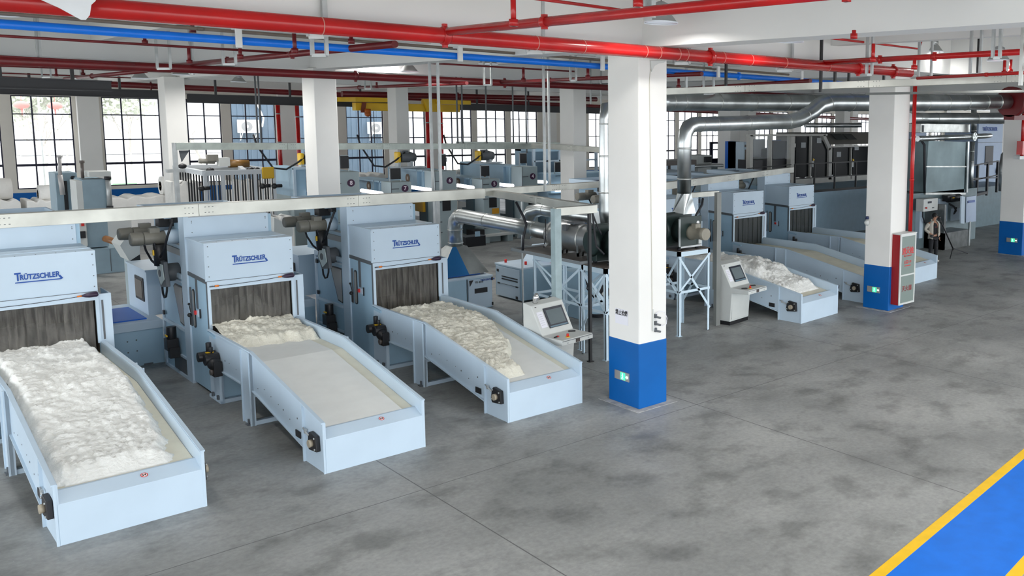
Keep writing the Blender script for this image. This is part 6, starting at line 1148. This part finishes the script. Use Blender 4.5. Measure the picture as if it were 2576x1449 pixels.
# hydrant cabinet
hx0, hx1, hy0, hy1 = 19.62, 20.36, 12.93, 13.21; hz0, hz1 = zat(hx0, hy0, 769), zat(hx0, hy0, 592)
hc = thing('hydrant_cabinet', 'red and white fire hydrant cabinet with a glass door on the second blue-based pillar', 'cabinet', ((hx0+hx1)/2, hy1, hz0))
MB().box((hx0, hy0+.03, hz0), (hx1, hy1, hz1)).build('red_body', mat('deep_red_enamel', (.30, .005, .008), .4), hc); f = MB(); w = .05
f.box((hx0, hy0, hz0), (hx0+w, hy0+.03, hz1)).box((hx1-w, hy0, hz0), (hx1, hy0+.03, hz1)).box((hx0+w, hy0, hz1-w), (hx1-w, hy0+.03, hz1)).box((hx0+w, hy0, hz0), (hx1-w, hy0+.03, hz0+w)); zm = hz0+(hz1-hz0)*.42; f.box((hx0+w, hy0, zm-.02), (hx1-w, hy0+.03, zm+.02)); f.build('door_frame', CONS, hc)
MB().box((hx0-.01, hy0-.01, hz1), (hx1+.01, hy1, hz1+.03)).build('cabinet_cap', CONS, hc); HG = mat('grey_green_glass', (.22, .27, .25), .15); MB().box((hx0+w, hy0+.015, zm+.02), (hx1-w, hy0+.025, hz1-w)).build('glass_pane', HG, hc); MB().box((hx0+w, hy0+.015, hz0+w), (hx1-w, hy0+.025, zm-.02)).build('glass_pane', HG, hc)
cx_ = (hx0+hx1)/2; RT = mat('red_lettering', (.55, .02, .02), .5); dh = hz1-hz0
MB().box((cx_-.12, hy0+.01, hz1-dh*.19), (cx_+.12, hy0+.014, hz1-dh*.185)).ring([(cx_, hy0+.01, hz1-dh*.187), (cx_, hy0+.014, hz1-dh*.187)], .02, 10).build('small_emblem', RT, hc)
text('消火栓', .19, RT, 'red_words', hc, (cx_, hy0+.012, hz1-dh*.245), bold=.03, thick=.001); text('FIRE HYDRANT', .055, RT, 'red_words', hc, (cx_, hy0+.012, hz1-dh*.31), thick=.001); text('火警119', .10, RT, 'red_words', hc, (cx_, hy0+.012, hz1-dh*.40), thick=.001, bold=.02); MB().box((cx_-.15, hy0+.01, hz1-dh*.455), (cx_+.15, hy0+.013, hz1-dh*.445)).build('red_underline', RT, hc); text('灭火器', .16, mat('brown_red_lettering', (.22, .02, .02), .5), 'red_words', hc, (cx_, hy0+.012, hz1-dh*.78), bold=.02, thick=.001)
sp_ = thing('standpipe', 'bright red vertical pipe down to the hydrant cabinet on the second pillar', 'pipe', (20.33, 13.1, hz1)); MB().cyl((20.33, 13.12, hz1+.03), (20.33, 13.12, 6.05), .055, n=12).build('pipe_run', RED, sp_); MB().cyl((20.33, 13.12, hz1+1.4), (20.33, 13.12, hz1+1.46), .065, n=12).build('pipe_collar', RED, sp_)
q = at(2184, 556, X=19.47); t = thing('alarm_sensor', 'white round sensor with a dark cap on the second blue-based pillar', 'sensor', q); MB().ball(q+Vector((-.06, 0, -.04)), .07, 12, 8).cyl(q+Vector((-.06, 0, -.1)), q+Vector((.03, 0, -.06)), .04, n=10).build('white_dome', CONS, t); MB().cyl(q+Vector((-.05, 0, .05)), q+Vector((-.05, 0, .13)), .05, .045, 8).build('dark_cap', mat('navy_cap', (.01, .02, .08), .4), t)
q = at(2568, 372, Y=15.2); t = thing('alarm_pipe', 'red valve and pipe on the farthest pillar at the right edge', 'pipe', q); MB().cyl(q+Vector((.1, 0, -.3)), (q.x+.1, 15.2, 5.9), .06, n=10).build('pipe_run', RED, t); MB().box(q+Vector((-.1, -.12, -.25)), q+Vector((.4, .12, .25))).build('valve_body', RED, t); MB().box(q+Vector((-.25, -.1, -.42)), q+Vector((.5, .15, -.3))).build('pipe_shelf', CHAN, t)
# ================================================================ PERSON
pg = at(2346, 657, Z=0)
def skin_mesh(name, V, E_, R, m, parent, sub=2, root=0, flat=None):
    me = bpy.data.meshes.new(name); me.from_pydata(V, E_, []); o = bpy.data.objects.new(name, me); COL.objects.link(o)
    o.modifiers.new('skin', 'SKIN').use_smooth_shade = True
    for i, r in enumerate(R):
        sv = me.skin_vertices[0].data[i]; sv.radius = r if isinstance(r, tuple) else (r, r)
        sv.use_root = (i == root)
    s = o.modifiers.new('sub', 'SUBSURF'); s.levels = sub; s.render_levels = sub
    me.materials.append(m); o.parent = parent
    # bake to a plain mesh
    dg = bpy.context.evaluated_depsgraph_get(); nm = bpy.data.meshes.new_from_object(o.evaluated_get(dg)); 
    for p in nm.polygons: p.use_smooth = True
    if not nm.materials: nm.materials.append(m)
    o.modifiers.clear(); o.data = nm; return o
f_ = (Vector((-.85, -.52, 0))*.75+Vector((.52, -.85, 0))*.55).normalized(); rzp = math.atan2(f_.y, f_.x)+math.pi/2
ps = thing('person', 'person in open beige jacket and dark trousers looking right, hand at the waist', 'person', pg, rzp, world=False)
# local frame: front -Y, viewer's right +X
J = dict(pel=(0, 0, .93), sp=(0, .01, 1.12), ch=(0, .0, 1.32), nk=(.0, .01, 1.47), n2=(.01, -.01, 1.54), hd=(.02, -.02, 1.63), tp=(.02, -.01, 1.70),
  shl=(-.19, .01, 1.41), ell=(-.33, .08, 1.17), wrl=(-.21, -.13, 1.02), hal=(-.15, -.17, .99), shr=(.19, .02, 1.41), elr=(.25, .06, 1.13), wrr=(.20, -.06, .90), har=(.20, -.09, .82),
  hl=(-.09, 0, .90), kl=(-.12, -.03, .50), al=(-.13, .02, .09), hr=(.09, 0, .90), kr=(.11, -.05, .50), ar=(.11, .00, .09))
ks = list(J); ix = {k: i for i, k in enumerate(ks)}
ED = [('pel', 'sp'), ('sp', 'ch'), ('ch', 'nk'), ('nk', 'n2'), ('n2', 'hd'), ('hd', 'tp'), ('ch', 'shl'), ('shl', 'ell'), ('ell', 'wrl'), ('wrl', 'hal'), ('ch', 'shr'), ('shr', 'elr'), ('elr', 'wrr'), ('wrr', 'har'), ('pel', 'hl'), ('hl', 'kl'), ('kl', 'al'), ('pel', 'hr'), ('hr', 'kr'), ('kr', 'ar')]
RR = dict(pel=(.14, .10), sp=(.13, .095), ch=(.15, .10), nk=.055, n2=.055, hd=(.080, .095), tp=(.062, .075), shl=.065, ell=.042, wrl=.028, hal=.034, shr=.065, elr=.042, wrr=.028, har=.034, hl=.085, kl=.06, al=.038, hr=.085, kr=.06, ar=.038)
body = skin_mesh('body', [J[k] for k in ks], [(ix[a], ix[b]) for a, b in ED], [RR[k] for k in ks], SKIN, ps)
fc = MB(); hc_ = Vector((.02, -.02, 1.63)); hd_ = Vector((.75, -.66, 0)).normalized(); sd_ = Vector((-hd_.y, hd_.x, 0))
fc.prism([hc_+hd_*.085+Vector((0, 0, .03)), hc_+hd_*.118+Vector((0, 0, -.015)), hc_+hd_*.085+Vector((0, 0, -.022))], sd_*.02).ball(hc_+sd_*.082+Vector((0, 0, 0)), .022, 8, 6, (.6, .6, 1.3)).ball(hc_-sd_*.082, .022, 8, 6, (.6, .6, 1.3)); fc.build('nose_and_ears', SKIN, ps)
MB().ball(hc_+hd_*.085+sd_*.03+Vector((0, 0, .02)), .009, 6, 5).ball(hc_+hd_*.085-sd_*.03+Vector((0, 0, .02)), .009, 6, 5).bar(hc_+hd_*.09+sd_*.02-Vector((0, 0, .045)), hc_+hd_*.09-sd_*.02-Vector((0, 0, .045)), .006, .006).build('eyes_and_mouth', HAIR, ps)
hr_ = MB(); n0 = len(hr_.v); hr_.ball(hc_+Vector((-.004, .012, .045)), .108, 16, 10, (.95, .95, .92)); hr_.v = [v if v.z > 1.60-.25*((v-hc_).dot(-hd_)) else Vector((hc_.x+(v.x-hc_.x)*.6, hc_.y+(v.y-hc_.y)*.6, max(v.z, 1.60))) for v in hr_.v]
hr_.v = [v-hd_*max(0, (v-hc_).dot(hd_)-.055)*(1 if v.z < 1.68 else 0) for v in hr_.v]; hr_.build('hair', HAIR, ps)
# fingers
def fingers(wr, hd2, nm):
    w_, h_ = Vector(J[wr]), Vector(J[hd2]); d_ = (h_-w_).normalized(); s_ = d_.orthogonal().normalized(); m = MB()
    for k, L in ((-1.5, .055), (-.5, .066), (.5, .062), (1.5, .05)): p = h_+s_*.014*k+d_*.015; m.ring([p, p+d_*L*.5, p+d_*L*.8+s_.cross(d_)*L*.4], [.010, .009, .007], 6)
    p = h_-s_*.03; m.ring([p, p-s_*.02+d_*.02, p-s_*.022+d_*.05], [.012, .010, .008], 6); m.build(nm, SKIN, ps)
fingers('wrl', 'hal', 'fingers'); fingers('wrr', 'har', 'fingers')
tee = skin_mesh('black_tee', [(0, 0, .92), (0, .01, 1.12), (0, -.01, 1.30), (0, 0, 1.42), (0, 0, 1.465)], [(0, 1), (1, 2), (2, 3), (3, 4)], [(.15, .115), (.145, .115), (.165, .12), (.12, .09), (.07, .07)], TEE, ps)
text('VISION', .05, mat('faint_red_print', (.30, .05, .05), .8), 'chest_print', ps, (.0, -.145, 1.27), thick=.001) if False else MB().box((-.06, -.137, 1.262), (.06, -.128, 1.278)).build('chest_print', mat('faint_red_print', (.30, .05, .05), .8), ps)
# jacket: two front panels plus back and sleeves
jk = MB(); prof = []
for z, rx, ry in ((.84, .215, .165), (.95, .20, .155), (1.1, .20, .15), (1.25, .215, .155), (1.38, .215, .14), (1.45, .15, .11), (1.49, .09, .085)):
    row = []
    for k in range(19):
        a_ = math.radians(-90+32+(360-64)*k/18); fl_ = 1+.10*(1 if k in (0, 18) else 0)*(1.5-z); row.append((rx*math.cos(a_)*fl_, ry*math.sin(a_)*fl_, z+(.0 if z > .9 else .012*math.sin(k*1.3))))
    prof.append(row)
vs = [p for r in prof for p in r]; N = 19; fs = [(i*N+j, i*N+j+1, (i+1)*N+j+1, (i+1)*N+j) for i in range(len(prof)-1) for j in range(N-1)]
jk.add(vs, fs, True); jo = jk.build('jacket', JACKET, ps); so = jo.modifiers.new('solid', 'SOLIDIFY'); so.thickness = .02; so.offset = 0
for nm, c in (('sleeve', ('shl', 'ell', 'wrl')), ('sleeve', ('shr', 'elr', 'wrr'))):
    a_, b_, d_ = (Vector(J[k]) for k in c); skin_mesh(nm, [tuple(a_), tuple(a_.lerp(b_, .5)), tuple(b_), tuple(b_.lerp(d_, .85))], [(0, 1), (1, 2), (2, 3)], [.095, .080, .066, .052], JACKET, ps)
MB().ring([(-.10, .0, 1.47), (-.06, .08, 1.52), (.06, .08, 1.52), (.11, -.02, 1.47), (.13, -.10, 1.42)], .028, 8).build('collar', JACKET, ps)
tr = skin_mesh('trousers', [(0, 0, .95), (-.09, 0, .86), (-.12, -.02, .50), (-.125, .015, .10), (.09, 0, .86), (.115, -.03, .50), (.115, .0, .10)], [(0, 1), (1, 2), (2, 3), (0, 4), (4, 5), (5, 6)], [(.165, .12), .105, .082, .062, .105, .082, .062], TROU, ps)
for x, y in ((-.13, .02), (.115, .0)): MB().ring([(x, y+.07, .045), (x, y+.02, .05), (x, y-.10, .04), (x+.01, y-.19, .032)], [.04, .045, .045, .028], 10).build('shoe', SHOE, ps); 
MB().box((-.24, -.20, .90), (-.12, -.12, 1.0)).build('black_pouch', BLACK, ps, bevel=.02)
o = MB().cyl((-.13, -.19, 1.0), (.04, -.26, 1.10), .008, n=6).build('thin_rod', BLACK, ps)
tpd = thing('tripod_stand', 'black leaning tripod stand right of the person', 'tripod', at(2400, 640, Z=0)); hub = at(2397, 624, Z=.30); sc_ = hub
topp = at(2363, 548, Y=hub.y-.3)
MB().ring([hub, hub.lerp(topp, .5), topp], [.03, .026, .016], 8).build('pole', BLACK, tpd); MB().bar(hub, at(2390, 650, Z=.012), .03).build('leg', BLACK, tpd); MB().bar(hub, at(2434, 638, Z=.012), .025).build('leg', BLACK, tpd); MB().bar(hub, at(2402, 630, Z=.012)+Vector((.1, .1, 0)), .025).build('leg', BLACK, tpd)
MB().ball(topp, .06, 8, 6).build('tripod_head', BLACK, tpd); MB().bar(topp.lerp(hub, .12), topp.lerp(hub, .12)+Vector((-.35, .2, -.03)), .02).build('side_arm', BLACK, tpd)
#@@END
